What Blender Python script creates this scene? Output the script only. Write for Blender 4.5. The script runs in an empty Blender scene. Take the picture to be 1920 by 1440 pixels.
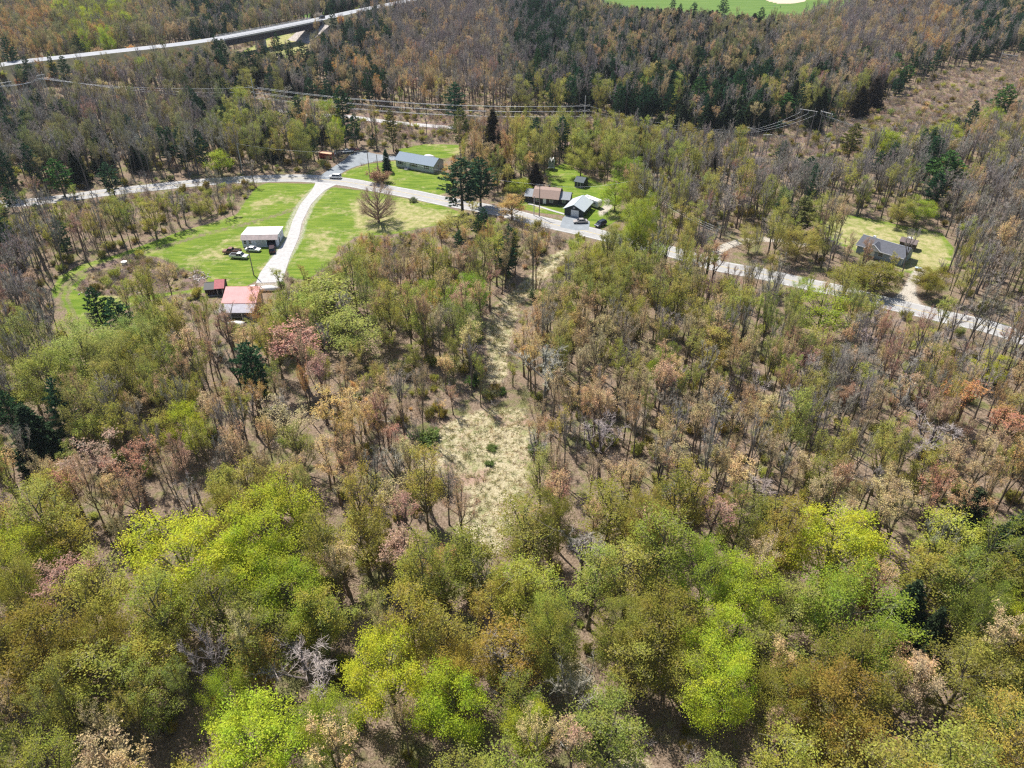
import bpy, math, random
import numpy as np
from mathutils import Vector, Matrix

SC = bpy.context.scene
COL = SC.collection
R = math.radians
# ------------------------------------------------------------------ camera
PITCH = R(35); FOC = 1400.0; CAMH = 100.0
cam = bpy.data.objects.new('camera', bpy.data.cameras.new('camera')); COL.objects.link(cam)
cam.location = (0, 0, CAMH); cam.rotation_euler = (R(90) - PITCH, 0, 0)
cam.data.sensor_width = 36; cam.data.lens = FOC / 1920 * 36
cam.data.clip_start = 1; cam.data.clip_end = 20000
SC.camera = cam
# ------------------------------------------------------------------ light
SUN_AZ = R(-37); SUN_EL = R(58)            # azimuth from +Y, negative = to the left
w = bpy.data.worlds.new('World'); SC.world = w; w.use_nodes = True
nt = w.node_tree; bg = nt.nodes['Background']
sky = nt.nodes.new('ShaderNodeTexSky'); sky.sky_type = 'NISHITA'; sky.sun_disc = False
sky.sun_elevation = SUN_EL; sky.sun_rotation = SUN_AZ
nt.links.new(sky.outputs[0], bg.inputs[0]); bg.inputs[1].default_value = 0.09
sd = bpy.data.lights.new('sun', 'SUN'); sd.energy = 5.0; sd.angle = R(0.55); sd.color = (1.0, 0.95, 0.87)
sun = bpy.data.objects.new('sun', sd); COL.objects.link(sun)
sdir = Vector((math.sin(SUN_AZ) * math.cos(SUN_EL), math.cos(SUN_AZ) * math.cos(SUN_EL), math.sin(SUN_EL)))
sun.rotation_euler = sdir.to_track_quat('Z', 'Y').to_euler()
SC.view_settings.view_transform = 'Standard'; SC.view_settings.look = 'None'
SC.view_settings.exposure = 0.58; SC.view_settings.gamma = 1
SC.render.engine = 'CYCLES'
cy = SC.cycles
cy.use_denoising = False
cy.max_bounces = 6; cy.diffuse_bounces = 3; cy.glossy_bounces = 2; cy.transmission_bounces = 3
cy.transparent_max_bounces = 8; cy.caustics_reflective = False; cy.caustics_refractive = False
cy.pixel_filter_type = 'BLACKMAN_HARRIS'; cy.filter_width = 1.3
cy.sample_clamp_indirect = 4

# ------------------------------------------------------------------ terrain and pixel geometry
def Hn(x, y):
    return 0.55 * np.sin(x / 33.0 + 1.0) * np.cos(y / 39.0) + 0.4 * np.sin(x / 83.0 - y / 67.0)
def H(x, y): return float(Hn(x, y))
def G(px, py, z=0.0, terrain=True):
    """world point of a photo pixel (1920x1440) on the plane z above the terrain"""
    u = (px - 960) / FOC; v = (720 - py) / FOC
    dy = math.cos(PITCH) + v * math.sin(PITCH); dz = -math.sin(PITCH) + v * math.cos(PITCH)
    h = 0.0
    for _ in range(3):
        t = (z + h - CAMH) / dz
        X, Y = u * t, dy * t
        if terrain: h = H(X, Y)
    return Vector((X, Y, z + h))
def PJ(x, y, z):
    d = y * math.cos(PITCH) - (z - CAMH) * math.sin(PITCH)
    up = y * math.sin(PITCH) + (z - CAMH) * math.cos(PITCH)
    return 960 + FOC * x / d, 720 - FOC * up / d, FOC / d

# ------------------------------------------------------------------ tagging
def tag(o, label=None, cat=None, group=None, kind=None):
    if label: o['label'] = label
    if cat: o['category'] = cat
    if group: o['group'] = group
    if kind: o['kind'] = kind
    return o
def empty(name, loc=(0, 0, 0), rz=0.0, label=None, cat=None, group=None):
    o = bpy.data.objects.new(name, None); COL.objects.link(o)
    o.location = loc; o.rotation_euler = (0, 0, rz); o.empty_display_size = 0.5
    return tag(o, label, cat, group)

# ------------------------------------------------------------------ materials
def nodes(m):
    m.use_nodes = True
    return m.node_tree.nodes, m.node_tree.links
MATS = {}
def mat(name, col, rough=0.7, metal=0.0, var=0.12, scale=1.5, bump=0.0, spec=0.4, col2=None, wave=None):
    if name in MATS: return MATS[name]
    m = bpy.data.materials.new(name); N, L = nodes(m); b = N['Principled BSDF']
    b.inputs['Roughness'].default_value = rough; b.inputs['Metallic'].default_value = metal
    b.inputs['Specular IOR Level'].default_value = spec
    tc = N.new('ShaderNodeTexCoord'); no = N.new('ShaderNodeTexNoise'); no.inputs['Scale'].default_value = scale
    no.inputs['Detail'].default_value = 6; no.inputs['Roughness'].default_value = 0.65
    L.new(tc.outputs['Object'], no.inputs['Vector'])
    cr = N.new('ShaderNodeValToRGB'); cr.color_ramp.elements[0].position = 0.3; cr.color_ramp.elements[1].position = 0.72
    c2 = col2 or [min(1, c * (1 + var)) for c in col]
    c1 = col if col2 else [c * (1 - var) for c in col]
    cr.color_ramp.elements[0].color = (*c1, 1); cr.color_ramp.elements[1].color = (*c2, 1)
    L.new(no.outputs['Fac'], cr.inputs[0])
    out = cr.outputs[0]
    if wave:                                    # seams: (axis, spacing, darkness)
        ax, sp, dk = wave
        sx = N.new('ShaderNodeSeparateXYZ'); L.new(tc.outputs['Object'], sx.inputs[0])
        md = N.new('ShaderNodeMath'); md.operation = 'DIVIDE'; md.inputs[1].default_value = sp; L.new(sx.outputs[ax], md.inputs[0])
        fr = N.new('ShaderNodeMath'); fr.operation = 'FRACT'; L.new(md.outputs[0], fr.inputs[0])
        gt = N.new('ShaderNodeMath'); gt.operation = 'LESS_THAN'; gt.inputs[1].default_value = 0.16; L.new(fr.outputs[0], gt.inputs[0])
        mx = N.new('ShaderNodeMix'); mx.data_type = 'RGBA'; mx.blend_type = 'MULTIPLY'
        L.new(gt.outputs[0], mx.inputs['Factor']); L.new(out, mx.inputs['A']); mx.inputs['B'].default_value = (dk, dk, dk, 1)
        out = mx.outputs['Result']
    L.new(out, b.inputs['Base Color'])
    if bump:
        bp = N.new('ShaderNodeBump'); bp.inputs['Strength'].default_value = bump; bp.inputs['Distance'].default_value = 0.05
        L.new(no.outputs['Fac'], bp.inputs['Height']); L.new(bp.outputs[0], b.inputs['Normal'])
    MATS[name] = m; return m

def foliage_mat(name, transl=0.45, var=0.45, amount=1.0, base=(0.12, 0.10, 0.085), rough=0.8):
    """colour comes from the tree's own 'tint'; amount mixes it over a bark base"""
    m = bpy.data.materials.new(name); N, L = nodes(m)
    N.remove(N['Principled BSDF']); out = N['Material Output']
    at = N.new('ShaderNodeAttribute'); at.attribute_type = 'INSTANCER'; at.attribute_name = 'tint'
    geo = N.new('ShaderNodeNewGeometry'); tc = N.new('ShaderNodeTexCoord')
    no = N.new('ShaderNodeTexNoise'); no.inputs['Scale'].default_value = 0.5; no.inputs['Detail'].default_value = 2
    L.new(geo.outputs['Position'], no.inputs['Vector'])
    mixc = N.new('ShaderNodeMix'); mixc.data_type = 'RGBA'; mixc.inputs['Factor'].default_value = amount
    mixc.inputs['A'].default_value = (*base, 1); L.new(at.outputs['Color'], mixc.inputs['B'])
    a = N.new('ShaderNodeMapRange'); a.inputs['To Min'].default_value = 1 - var; a.inputs['To Max'].default_value = 1 + var
    L.new(geo.outputs['Random Per Island'], a.inputs['Value'])
    hs = N.new('ShaderNodeHueSaturation'); L.new(mixc.outputs['Result'], hs.inputs['Color']); L.new(a.outputs[0], hs.inputs['Value'])
    h = N.new('ShaderNodeMapRange'); h.inputs['From Min'].default_value = 0.3; h.inputs['From Max'].default_value = 0.7
    h.inputs['To Min'].default_value = 0.475; h.inputs['To Max'].default_value = 0.525
    L.new(no.outputs['Fac'], h.inputs['Value']); L.new(h.outputs[0], hs.inputs['Hue'])
    d = N.new('ShaderNodeBsdfDiffuse'); L.new(hs.outputs[0], d.inputs['Color'])
    if transl > 0:
        t = N.new('ShaderNodeBsdfTranslucent'); L.new(hs.outputs[0], t.inputs['Color'])
        ms = N.new('ShaderNodeMixShader'); ms.inputs[0].default_value = transl
        L.new(d.outputs[0], ms.inputs[1]); L.new(t.outputs[0], ms.inputs[2]); L.new(ms.outputs[0], out.inputs[0])
    else:
        L.new(d.outputs[0], out.inputs[0])
    MATS[name] = m; return m
M_LEAF = foliage_mat('leaf', 0.5, 0.35)
M_BUD = foliage_mat('bud', 0.35, 0.4)
M_NEEDLE = foliage_mat('needle', 0.12, 0.45)
M_TWIG = foliage_mat('twig', 0.0, 0.3, 0.5, (0.42, 0.37, 0.325))
M_BARK = foliage_mat('bark', 0.0, 0.25, 0.16, (0.12, 0.102, 0.09))
M_DEAD = mat('dead_wood', (0.40, 0.37, 0.33), 0.9, var=0.2, scale=3)
M_GRASS = foliage_mat('grass_blade', 0.3, 0.3)

# ------------------------------------------------------------------ mesh builder
class MB:
    def __init__(s): s.v = []; s.f = []; s.m = []
    def add(s, vs, fs, mi=0):
        o = len(s.v); s.v += [tuple(p) for p in vs]; s.f += [tuple(i + o for i in f) for f in fs]; s.m += [mi] * len(fs)
    def box(s, x0, x1, y0, y1, z0, z1, mi=0):
        s.add([(x0, y0, z0), (x1, y0, z0), (x1, y1, z0), (x0, y1, z0), (x0, y0, z1), (x1, y0, z1), (x1, y1, z1), (x0, y1, z1)],
              [(0, 3, 2, 1), (4, 5, 6, 7), (0, 1, 5, 4), (1, 2, 6, 5), (2, 3, 7, 6), (3, 0, 4, 7)], mi)
    def tube(s, p0, p1, r0, r1, n=6, mi=0, cap=True):
        p0 = Vector(p0); p1 = Vector(p1); d = (p1 - p0).normalized() if (p1 - p0).length > 1e-6 else Vector((0, 0, 1))
        a = d.orthogonal().normalized(); b = d.cross(a)
        vs = []
        for p, r in ((p0, r0), (p1, r1)):
            for k in range(n):
                t = 2 * math.pi * k / n; vs.append(p + a * (r * math.cos(t)) + b * (r * math.sin(t)))
        fs = [(k, (k + 1) % n, n + (k + 1) % n, n + k) for k in range(n)]
        if cap: fs += [tuple(range(n - 1, -1, -1)), tuple(range(n, 2 * n))]
        s.add(vs, fs, mi)
    def prism(s, prof, x0, x1, mi=0, axis='x'):
        """closed (y,z) outline extruded along x (or (x,z) outline along y)"""
        n = len(prof)
        if axis == 'x': vs = [(x0, a, b) for a, b in prof] + [(x1, a, b) for a, b in prof]
        else: vs = [(a, x0, b) for a, b in prof] + [(a, x1, b) for a, b in prof]
        fs = [(k, (k + 1) % n, n + (k + 1) % n, n + k) for k in range(n)] + [tuple(range(n - 1, -1, -1)), tuple(range(n, 2 * n))]
        s.add(vs, fs, mi)
    def build(s, name, mats, parent=None, smooth=False, bevel=0.0):
        me = bpy.data.meshes.new(name); me.from_pydata(s.v, [], s.f)
        for m in (mats if isinstance(mats, (list, tuple)) else [mats]): me.materials.append(m)
        if len(set(s.m)) > 1: me.polygons.foreach_set('material_index', s.m)
        import bmesh
        bm = bmesh.new(); bm.from_mesh(me); bmesh.ops.recalc_face_normals(bm, faces=bm.faces); bm.to_mesh(me); bm.free()
        if smooth: me.polygons.foreach_set('use_smooth', [True] * len(me.polygons))
        o = bpy.data.objects.new(name, me); COL.objects.link(o); o.parent = parent
        if bevel:
            b = o.modifiers.new('bevel', 'BEVEL'); b.width = bevel; b.segments = 2
        return o

# ------------------------------------------------------------------ tree meshes (numpy)
class TM:
    """collects tubes, ribbons and leaf faces; three material slots bark / twig / leaf"""
    def __init__(s): s.V = []; s.Q = []; s.T = []; s.QM = []; s.TM = []; s.n = 0
    def addq(s, v, mi):            # v: (k,4,3)
        v = np.asarray(v, float); k = len(v)
        if not k: return
        s.V.append(v.reshape(-1, 3)); s.Q.append(np.arange(s.n, s.n + 4 * k).reshape(-1, 4)); s.QM.append(np.full(k, mi)); s.n += 4 * k
    def addt(s, v, mi):            # v: (k,3,3)
        v = np.asarray(v, float); k = len(v)
        if not k: return
        s.V.append(v.reshape(-1, 3)); s.T.append(np.arange(s.n, s.n + 3 * k).reshape(-1, 3)); s.TM.append(np.full(k, mi)); s.n += 3 * k
    def tube(s, pts, rad, n, mi):
        pts = np.asarray(pts, float); m = len(pts)
        d = np.gradient(pts, axis=0); d /= np.linalg.norm(d, axis=1)[:, None] + 1e-9
        ref = np.array([1.0, 0.13, 0.0]) if abs(d[0][0]) < 0.8 else np.array([0.0, 1.0, 0.2])
        a = np.cross(d, ref); a /= np.linalg.norm(a, axis=1)[:, None]; b = np.cross(d, a)
        t = np.arange(n) * 2 * math.pi / n
        ring = pts[:, None, :] + np.asarray(rad)[:, None, None] * (a[:, None, :] * np.cos(t)[None, :, None] + b[:, None, :] * np.sin(t)[None, :, None])
        s.V.append(ring.reshape(-1, 3)); q = []
        for i in range(m - 1):
            for k in range(n):
                q.append((s.n + i * n + k, s.n + i * n + (k + 1) % n, s.n + (i + 1) * n + (k + 1) % n, s.n + (i + 1) * n + k))
        s.Q.append(np.array(q)); s.QM.append(np.full(len(q), mi)); s.n += m * n
    def ribbons(s, p0, p1, r0, r1, mi, rng):
        p0 = np.asarray(p0, float); p1 = np.asarray(p1, float); k = len(p0)
        if not k: return
        d = p1 - p0; a = np.cross(d, rng.normal(size=(k, 3))); a /= np.linalg.norm(a, axis=1)[:, None] + 1e-9
        s.addq(np.stack([p0 - a * r0, p0 + a * r0, p1 + a * r1, p1 - a * r1], 1), mi)
    def leaves(s, c, size, mi, rng, up=0.5, shape='quad'):
        c = np.asarray(c, float); k = len(c)
        if not k: return
        nrm = rng.normal(size=(k, 3)); nrm[:, 2] = np.abs(nrm[:, 2]) + up; nrm /= np.linalg.norm(nrm, axis=1)[:, None]
        a = np.cross(nrm, rng.normal(size=(k, 3))); a /= np.linalg.norm(a, axis=1)[:, None] + 1e-9; b = np.cross(nrm, a)
        sz = (size * rng.uniform(0.6, 1.35, k))[:, None]
        if shape == 'quad':
            s.addq(np.stack([c - a * sz * .5, c + b * sz * .42, c + a * sz * .55, c - b * sz * .38], 1), mi)
        else:
            s.addt(np.stack([c - a * sz * .5, c + a * sz * .5, c + b * sz * .8], 1), mi)
    def mesh(s, name, mats, keep=None):
        V = np.concatenate(s.V)
        parts = []
        me = bpy.data.meshes.new(name)
        Q = np.concatenate(s.Q) if s.Q else np.zeros((0, 4), int); QM = np.concatenate(s.QM) if s.QM else np.zeros(0, int)
        T = np.concatenate(s.T) if s.T else np.zeros((0, 3), int); Tm = np.concatenate(s.TM) if s.TM else np.zeros(0, int)
        if keep is not None:
            k = np.isin(QM, keep); Q, QM = Q[k], QM[k]; k = np.isin(Tm, keep); T, Tm = T[k], Tm[k]
            used = np.unique(np.concatenate([Q.ravel(), T.ravel()])); rm = np.zeros(len(V), int); rm[used] = np.arange(len(used))
            V = V[used]; Q = rm[Q]; T = rm[T]
        nq, ntr = len(Q), len(T)
        me.vertices.add(len(V)); me.vertices.foreach_set('co', V.astype(np.float32).ravel())
        me.loops.add(nq * 4 + ntr * 3); me.loops.foreach_set('vertex_index', np.concatenate([Q.ravel(), T.ravel()]).astype(np.int32))
        me.polygons.add(nq + ntr)
        st = np.concatenate([np.arange(nq) * 4, nq * 4 + np.arange(ntr) * 3]).astype(np.int32)
        me.polygons.foreach_set('loop_start', st)
        me.polygons.foreach_set('material_index', np.concatenate([QM, Tm]).astype(np.int32))
        for m in mats: me.materials.append(m)
        me.update(calc_edges=True)
        return me

def unit(v): return v / (np.linalg.norm(v) + 1e-9)

def hardwood(seed, Ht, W, first=0.35, nl=15, nb=6, ntw=8, mode='bare', clump=0.0, leafsize=0.2, lpc=8, trunk_r=None, dome=0.0, fork=0.5, tk=1.0, lean=0.0, core=0.0, cr=0.42, up=0.0):
    rng = np.random.default_rng(seed); t = TM()
    tr = trunk_r or 0.0112 * Ht + 0.03
    # trunk with a slight wander, perhaps forked
    z = np.linspace(0, Ht * 0.9, 8); wob = np.cumsum(rng.normal(0, 0.012 * Ht, (8, 2)), 0) * np.linspace(0, 1, 8)[:, None]
    wob[:, 0] += lean * z
    tp = np.column_stack([wob, z]); trd = tr * (1 - z / (Ht * 0.97)) ** 0.8 + 0.02; trd[0] *= 1.45
    t.tube(tp, trd, 7, 0)
    leaders = [(tp, trd)]
    if rng.random() < fork:
        k = rng.integers(2, 4); az = rng.uniform(0, 6.28); L = Ht * 0.55
        d = np.array([math.cos(az) * .42, math.sin(az) * .42, 1.0]); d /= np.linalg.norm(d)
        u = np.linspace(0, 1, 5)[:, None]; p = tp[k] + d * L * u + np.array([math.cos(az), math.sin(az), .3]) * (u ** 2) * -0.03 * Ht
        rr = trd[k] * 0.75 * (1 - u[:, 0] * 0.85); t.tube(p, rr * 1.1, 6, 0); leaders.append((p, rr))
    cz = Ht * (first + 1) / 2; rz = Ht * (1 - first) / 2
    ends = []; shell = []
    B0 = []; B1 = []
    for i in range(nl):
        az = i * 2.4 + rng.uniform(-.5, .5); sz = (i + .5) / nl * 1.7 - 0.7; sz = max(-0.75, min(0.98, sz + rng.uniform(-.1, .1)))
        hr = math.sqrt(max(0.02, 1 - sz * sz)) ** (1 - 0.35 * dome) * rng.uniform(0.72, 1.08)
        tgt = np.array([math.cos(az) * W / 2 * hr + lean * cz, math.sin(az) * W / 2 * hr, cz + sz * rz])
        P, PR = leaders[rng.integers(len(leaders))]
        zt = tgt[2] - hr * W / 2 * rng.uniform(0.9 + up, 1.7 + 1.8 * up); zt = min(max(zt, P[0][2] if P is not tp else Ht * first * 0.75), P[-1][2] * 0.97)
        st = np.array([np.interp(zt, P[:, 2], P[:, c]) for c in range(3)]); r0 = float(np.interp(zt, P[:, 2], PR)) * 0.6
        r0 = min(r0, tr * .5)
        u = np.linspace(0, 1, 5)[:, None]; mid = (st + tgt) / 2 + rng.normal(0, 0.04 * W, 3) + np.array([(tgt - st)[0], (tgt - st)[1], 0]) * 0.12
        p = (1 - u) ** 2 * st + 2 * u * (1 - u) * mid + u ** 2 * tgt
        t.tube(p, (r0 * 1.15 * (1 - u[:, 0]) + 0.024 * tk), 4, 0)
        Ll = np.linalg.norm(tgt - st)
        for j in range(nb):
            f = rng.uniform(0.35, 1.0); k = f * 4; a0 = int(min(3, k)); q = p[a0] + (p[a0 + 1] - p[a0]) * (k - a0)
            ld = unit(p[a0 + 1] - p[a0]); out = unit(np.array([q[0], q[1], (q[2] - cz) * 0.6 + 0.5]))
            d = unit(ld * 0.9 + rng.normal(0, 0.6, 3) + out * 0.35 + np.array([0, 0, 0.35 + .6 * up]))
            bl = rng.uniform(0.35, 0.75) * max(1.0, W * 0.3) * (1.15 - 0.4 * f)
            e = q + d * bl; m2 = (q + e) / 2 + rng.normal(0, 0.08, 3)
            t.tube([q, m2, e], [0.03 * tk, 0.022 * tk, 0.012 * tk], 3, 1)
            for s in range(ntw):
                g = rng.uniform(0.2, 1.0); qq = q + (e - q) * g
                dd = unit(d + rng.normal(0, 0.6, 3) + np.array([0, 0, 0.3 + .5 * up])); tl = rng.uniform(0.45, 1.1) * W * 0.11 + 0.15
                ee = qq + dd * tl; B0.append(qq); B1.append(ee); ends.append(ee)
                B0.append(qq + dd * tl * .45); B1.append(qq + dd * tl * .45 + unit(dd + rng.normal(0, .7, 3)) * tl * .7); ends.append(B1[-1])
    t.ribbons(B0, B1, 0.013 * tk, 0.006 * tk, 1, rng)
    ends = np.array(ends)
    if mode != 'bare':
        if clump > 0:
            n = int(len(ends) * min(1.0, clump)); sel = ends[rng.permutation(len(ends))[:n]]
            c = np.repeat(sel, lpc, 0) + rng.normal(0, 1, (n * lpc, 3)) * np.array([cr, cr, cr * .6])
            t.leaves(c, leafsize, 2, rng, 0.9)
            if core:
                pass
        else:
            c = np.concatenate([ends, (np.array(B0) + np.array(B1)) / 2]); c = np.repeat(c, lpc, 0) + rng.normal(0, 0.13, (len(c) * lpc, 3))
            t.leaves(c, leafsize, 2, rng, 0.2, 'tri')
    return t

def broom(seed, Ht, W, first=0.35, mode='bare', leafsize=0.14, lpc=2, nlead=6, nb=11, ntw=7, lean=0.0, tk=1.0):
    """forest-grown hardwood: slim bole, steep leaders, brushy upward twigs"""
    rng = np.random.default_rng(seed); t = TM(); tr = 0.0088 * Ht + 0.02
    z = np.linspace(0, Ht * .93, 9); wob = np.cumsum(rng.normal(0, 0.008 * Ht, (9, 2)), 0) * np.linspace(0, 1, 9)[:, None]; wob[:, 0] += lean * z
    tp = np.column_stack([wob, z]); trd = tr * (1 - z / (Ht * .97)) ** .75 + .02; trd[0] *= 1.4; t.tube(tp, trd, 7, 0)
    leaders = [(tp[3:], trd[3:])]
    for i in range(nlead):
        az = i * 2.4 + rng.uniform(-.6, .6); f0 = first + (0.72 - first) * rng.random() ** 1.3 * .9; zt = Ht * f0; st = np.array([np.interp(zt, z, tp[:, c]) for c in range(3)])
        top = Ht * rng.uniform(.74, .99); rad = W / 2 * rng.uniform(.55, 1.0) * (1.1 - .35 * (top / Ht - .7) / .3)
        e = np.array([math.cos(az) * rad + lean * top, math.sin(az) * rad, top]); u = np.linspace(0, 1, 6)[:, None]
        mid = st * .45 + e * .55; mid[:2] += np.array([math.cos(az), math.sin(az)]) * rad * .28; mid[2] -= (top - zt) * .06
        p = (1 - u) ** 2 * st + 2 * u * (1 - u) * mid + u ** 2 * e; p[1:-1] += rng.normal(0, .07, (4, 3))
        r0 = float(np.interp(zt, z, trd)) * .62; rr = r0 * (1 - u[:, 0]) ** .8 + .018 * tk; t.tube(p, rr, 5, 0); leaders.append((p, rr))
    B0 = []; B1 = []; ends = []
    for li, (P, PR) in enumerate(leaders):
        k = len(P) - 1
        for j in range(nb + (4 if li == 0 else 0)):
            f = rng.uniform(.22, 1.0) ** .8 * k; a0 = int(min(k - 1, f)); q = P[a0] + (P[a0 + 1] - P[a0]) * (f - a0); ld = unit(P[a0 + 1] - P[a0])
            d = unit(ld * .8 + rng.normal(0, .5, 3) * np.array([1, 1, .3]) + np.array([0, 0, .55])); bl = rng.uniform(.7, 1.7) * (W / 5) ** .5 * (1.15 - .5 * f / k)
            m2 = q + d * bl * .5 + rng.normal(0, .05, 3); e = q + d * bl + np.array([0, 0, .15 * bl]); t.tube([q, m2, e], [.024 * tk, .018 * tk, .01 * tk], 3, 1)
            for s in range(ntw):
                g = rng.uniform(.15, 1); qq = q + (e - q) * g; dd = unit(d + rng.normal(0, .5, 3) + np.array([0, 0, .55])); tl = rng.uniform(.3, .85)
                B0.append(qq); B1.append(qq + dd * tl); ends.append(B1[-1]); h2 = qq + dd * tl * .4; B0.append(h2); B1.append(h2 + unit(dd + rng.normal(0, .6, 3)) * tl * .65); ends.append(B1[-1])
    t.ribbons(B0, B1, 0.012 * tk, 0.005 * tk, 1, rng)
    if mode != 'bare':
        ends = np.array(ends); c = np.repeat(ends, lpc, 0) + rng.normal(0, .12, (len(ends) * lpc, 3)); t.leaves(c, leafsize, 2, rng, .3, 'tri')
    return t

def conifer(seed, Ht, W, kind='pine'):
    rng = np.random.default_rng(seed); t = TM()
    tr = 0.011 * Ht + 0.04; z = np.linspace(0, Ht, 9); wob = np.cumsum(rng.normal(0, 0.004 * Ht, (9, 2)), 0)
    tp = np.column_stack([wob, z]); t.tube(tp, tr * (1 - z / Ht) ** 0.9 + 0.02, 7, 0)
    zz = Ht * (0.22 if kind == 'pine' else 0.06); tuf = []; td = []
    while zz < Ht * 0.985:
        f = (zz / Ht)
        if kind == 'pine':
            env = (min(1, (1 - f) * 2.4) ** 0.7) * (0.65 + 0.35 * min(1, (f - .15) / .3)); nb = 5; up = 0.18; skip = 0.12
        elif kind == 'spruce':
            env = (1 - f) ** 0.65 * (0.85 + .15 * min(1, f * 6)); nb = 8; up = -0.18; skip = 0.02
        else:
            env = (1 - f ** 1.5) ** 0.85; nb = 8; up = 0.0; skip = 0.04
        az0 = rng.uniform(0, 6.28)
        for k in range(nb):
            if rng.random() < skip: continue
            az = az0 + 6.283 * k / nb + rng.uniform(-.3, .3); L = max(0.35, W / 2 * env * (rng.uniform(0.6, 1.15) if kind == 'pine' else rng.uniform(.82, 1.1)))
            d = np.array([math.cos(az), math.sin(az), up + rng.uniform(-.12, .12) + 0.5 * max(0, f - .7)]); c = np.array([np.interp(zz, z, tp[:, 0]), np.interp(zz, z, tp[:, 1]), zz])
            mid = c + d * L * .55; e = c + d * L + np.array([0, 0, 0.12 * L if kind == 'pine' else -0.05 * L])
            t.tube([c, mid, e], [0.045 * (1.2 - f), 0.03, 0.012], 3, 0)
            m = max(3, int(L * (6.0 if kind == 'pine' else 6.5)))
            for j in range(m):
                g = rng.uniform(0.28 if kind == 'pine' else 0.15, 1.0); q = c + (e - c) * g
                side = np.array([-d[1], d[0], 0]) * rng.uniform(-1, 1) * L * 0.3 * (1.15 - g) + rng.normal(0, .07, 3)
                tuf.append(q + side); td.append(d + side * .5)
        zz += Ht * (0.042 if kind == 'pine' else 0.03) * rng.uniform(.8, 1.2)
    tuf = np.array(tuf); td = np.array(td); n = len(tuf); k = 7
    c = np.repeat(tuf, k, 0); dirs = np.repeat(td, k, 0); dirs = dirs / (np.linalg.norm(dirs, axis=1)[:, None] + 1e-9)
    dirs = dirs * 0.8 + rng.normal(0, 0.55, (n * k, 3)) + np.array([0, 0, 0.25 if kind == 'pine' else -0.05]); dirs /= np.linalg.norm(dirs, axis=1)[:, None]
    L = rng.uniform(0.28, 0.55, n * k)[:, None] * (1.0 if kind == 'pine' else 0.9)
    a = np.cross(dirs, rng.normal(size=(n * k, 3))); a /= np.linalg.norm(a, axis=1)[:, None] + 1e-9
    c0 = c + rng.normal(0, .08, (n * k, 3))
    t.addt(np.stack([c0 - a * .11, c0 + a * .11, c0 + dirs * L], 1), 2)
    return t

def shrub(seed, Ht, W, leaf=0.0, n=26):
    rng = np.random.default_rng(seed); t = TM(); B0 = []; B1 = []; E = []
    for i in range(n):
        az = rng.uniform(0, 6.28); tl = rng.uniform(0.1, 0.75); d = unit(np.array([math.cos(az) * tl, math.sin(az) * tl, 1.0]))
        L = Ht * rng.uniform(.6, 1.05); b = np.array([math.cos(az), math.sin(az), 0]) * rng.uniform(0, W * .22)
        e = b + d * L * np.array([W / Ht * .8, W / Ht * .8, 1]); B0.append(b); B1.append(e)
        for j in range(9):
            g = rng.uniform(.3, 1); q = b + (e - b) * g; ee = q + unit(d + rng.normal(0, .7, 3)) * rng.uniform(.2, .5) * Ht * .45
            B0.append(q); B1.append(ee); E.append(ee); E.append((q + ee) / 2)
    t.ribbons(B0, B1, 0.02, 0.008, 1, rng); t.tube([[0, 0, -.2], [0, 0, Ht * .3]], [.04, .02], 3, 0)
    if leaf > 0:
        E = np.array(E); k = max(1, int(leaf)); c = np.repeat(E, k, 0) + rng.normal(0, .16, (len(E) * k, 3)); t.leaves(c, .17, 2, rng, .5)
    return t
def tuft(seed, n=16, h=0.55, spread=.35):
    rng = np.random.default_rng(seed); t = TM()
    az = rng.uniform(0, 6.28, n); rr = rng.uniform(0, spread, n); p = np.column_stack([np.cos(az) * rr, np.sin(az) * rr, np.full(n, -.03)])
    e = p + np.column_stack([rng.normal(0, h * .7, n), rng.normal(0, h * .7, n), rng.uniform(.3, 1, n) * h])
    t.ribbons(p, e, .035, .01, 2, rng); return t

KINDS = {}
def reg(kind, t, Ht, W, leafmat=M_LEAF, bark=M_BARK):
    mats = [bark, M_TWIG if bark is not M_DEAD else M_DEAD, leafmat]
    KINDS.setdefault(kind, []).append(dict(t=t, H=Ht, W=W, mats=mats))
HW_ = [(17, 3.8), (19, 5.0), (15, 3.6), (18, 5.8), (20, 4.4), (14, 4.6), (17, 5.2), (16, 6.4)]
for i, (h_, w_) in enumerate(HW_):
    ln = (-.03, .02, 0, .05, -.015, -.06, .03, 0)[i]; fs = (.42, .45, .30, .36, .5, .26, .34, .3)[i]; nld = 4 + (i * 5) % 4
    reg('bare', broom(10 + i, h_, w_, fs, 'bare', nlead=nld, ntw=8, lean=ln, tk=1.1), h_, w_)
    reg('bud', broom(20 + i, h_, w_, fs, 'bud', .135, 2, nld, lean=-ln), h_, w_, M_BUD)
    reg('airy', broom(130 + i, h_, w_ + .3, fs, 'bud', .18, 2, nld, lean=ln), h_, w_ + .3, M_LEAF)
for i, (h_, w_) in enumerate(HW_[:6]):
    reg('sparse', hardwood(30 + i, h_ - 1.5, w_ + 1.6, .3, 16, 6, 6, 'leaf', clump=0.55, leafsize=0.17, lpc=8, dome=.5, cr=.42, up=.6), h_ - 1.5, w_ + 1.6)
for i in range(6):
    reg('leaf', hardwood(40 + i, 15, 8.2 + .5 * i, 0.30, 22, 6, 6, 'leaf', clump=.8, leafsize=0.175, lpc=13, dome=.85, fork=.8, cr=.46, up=.15), 15, 8.2 + .5 * i)
for i in range(4): reg('pine', conifer(50 + i, 20, 6.6 + .4 * i, 'pine'), 20, 6.6 + .4 * i, M_NEEDLE)
for i in range(3): reg('spruce', conifer(60 + i, 18, 6.2, 'spruce'), 18, 6.2, M_NEEDLE)
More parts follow.
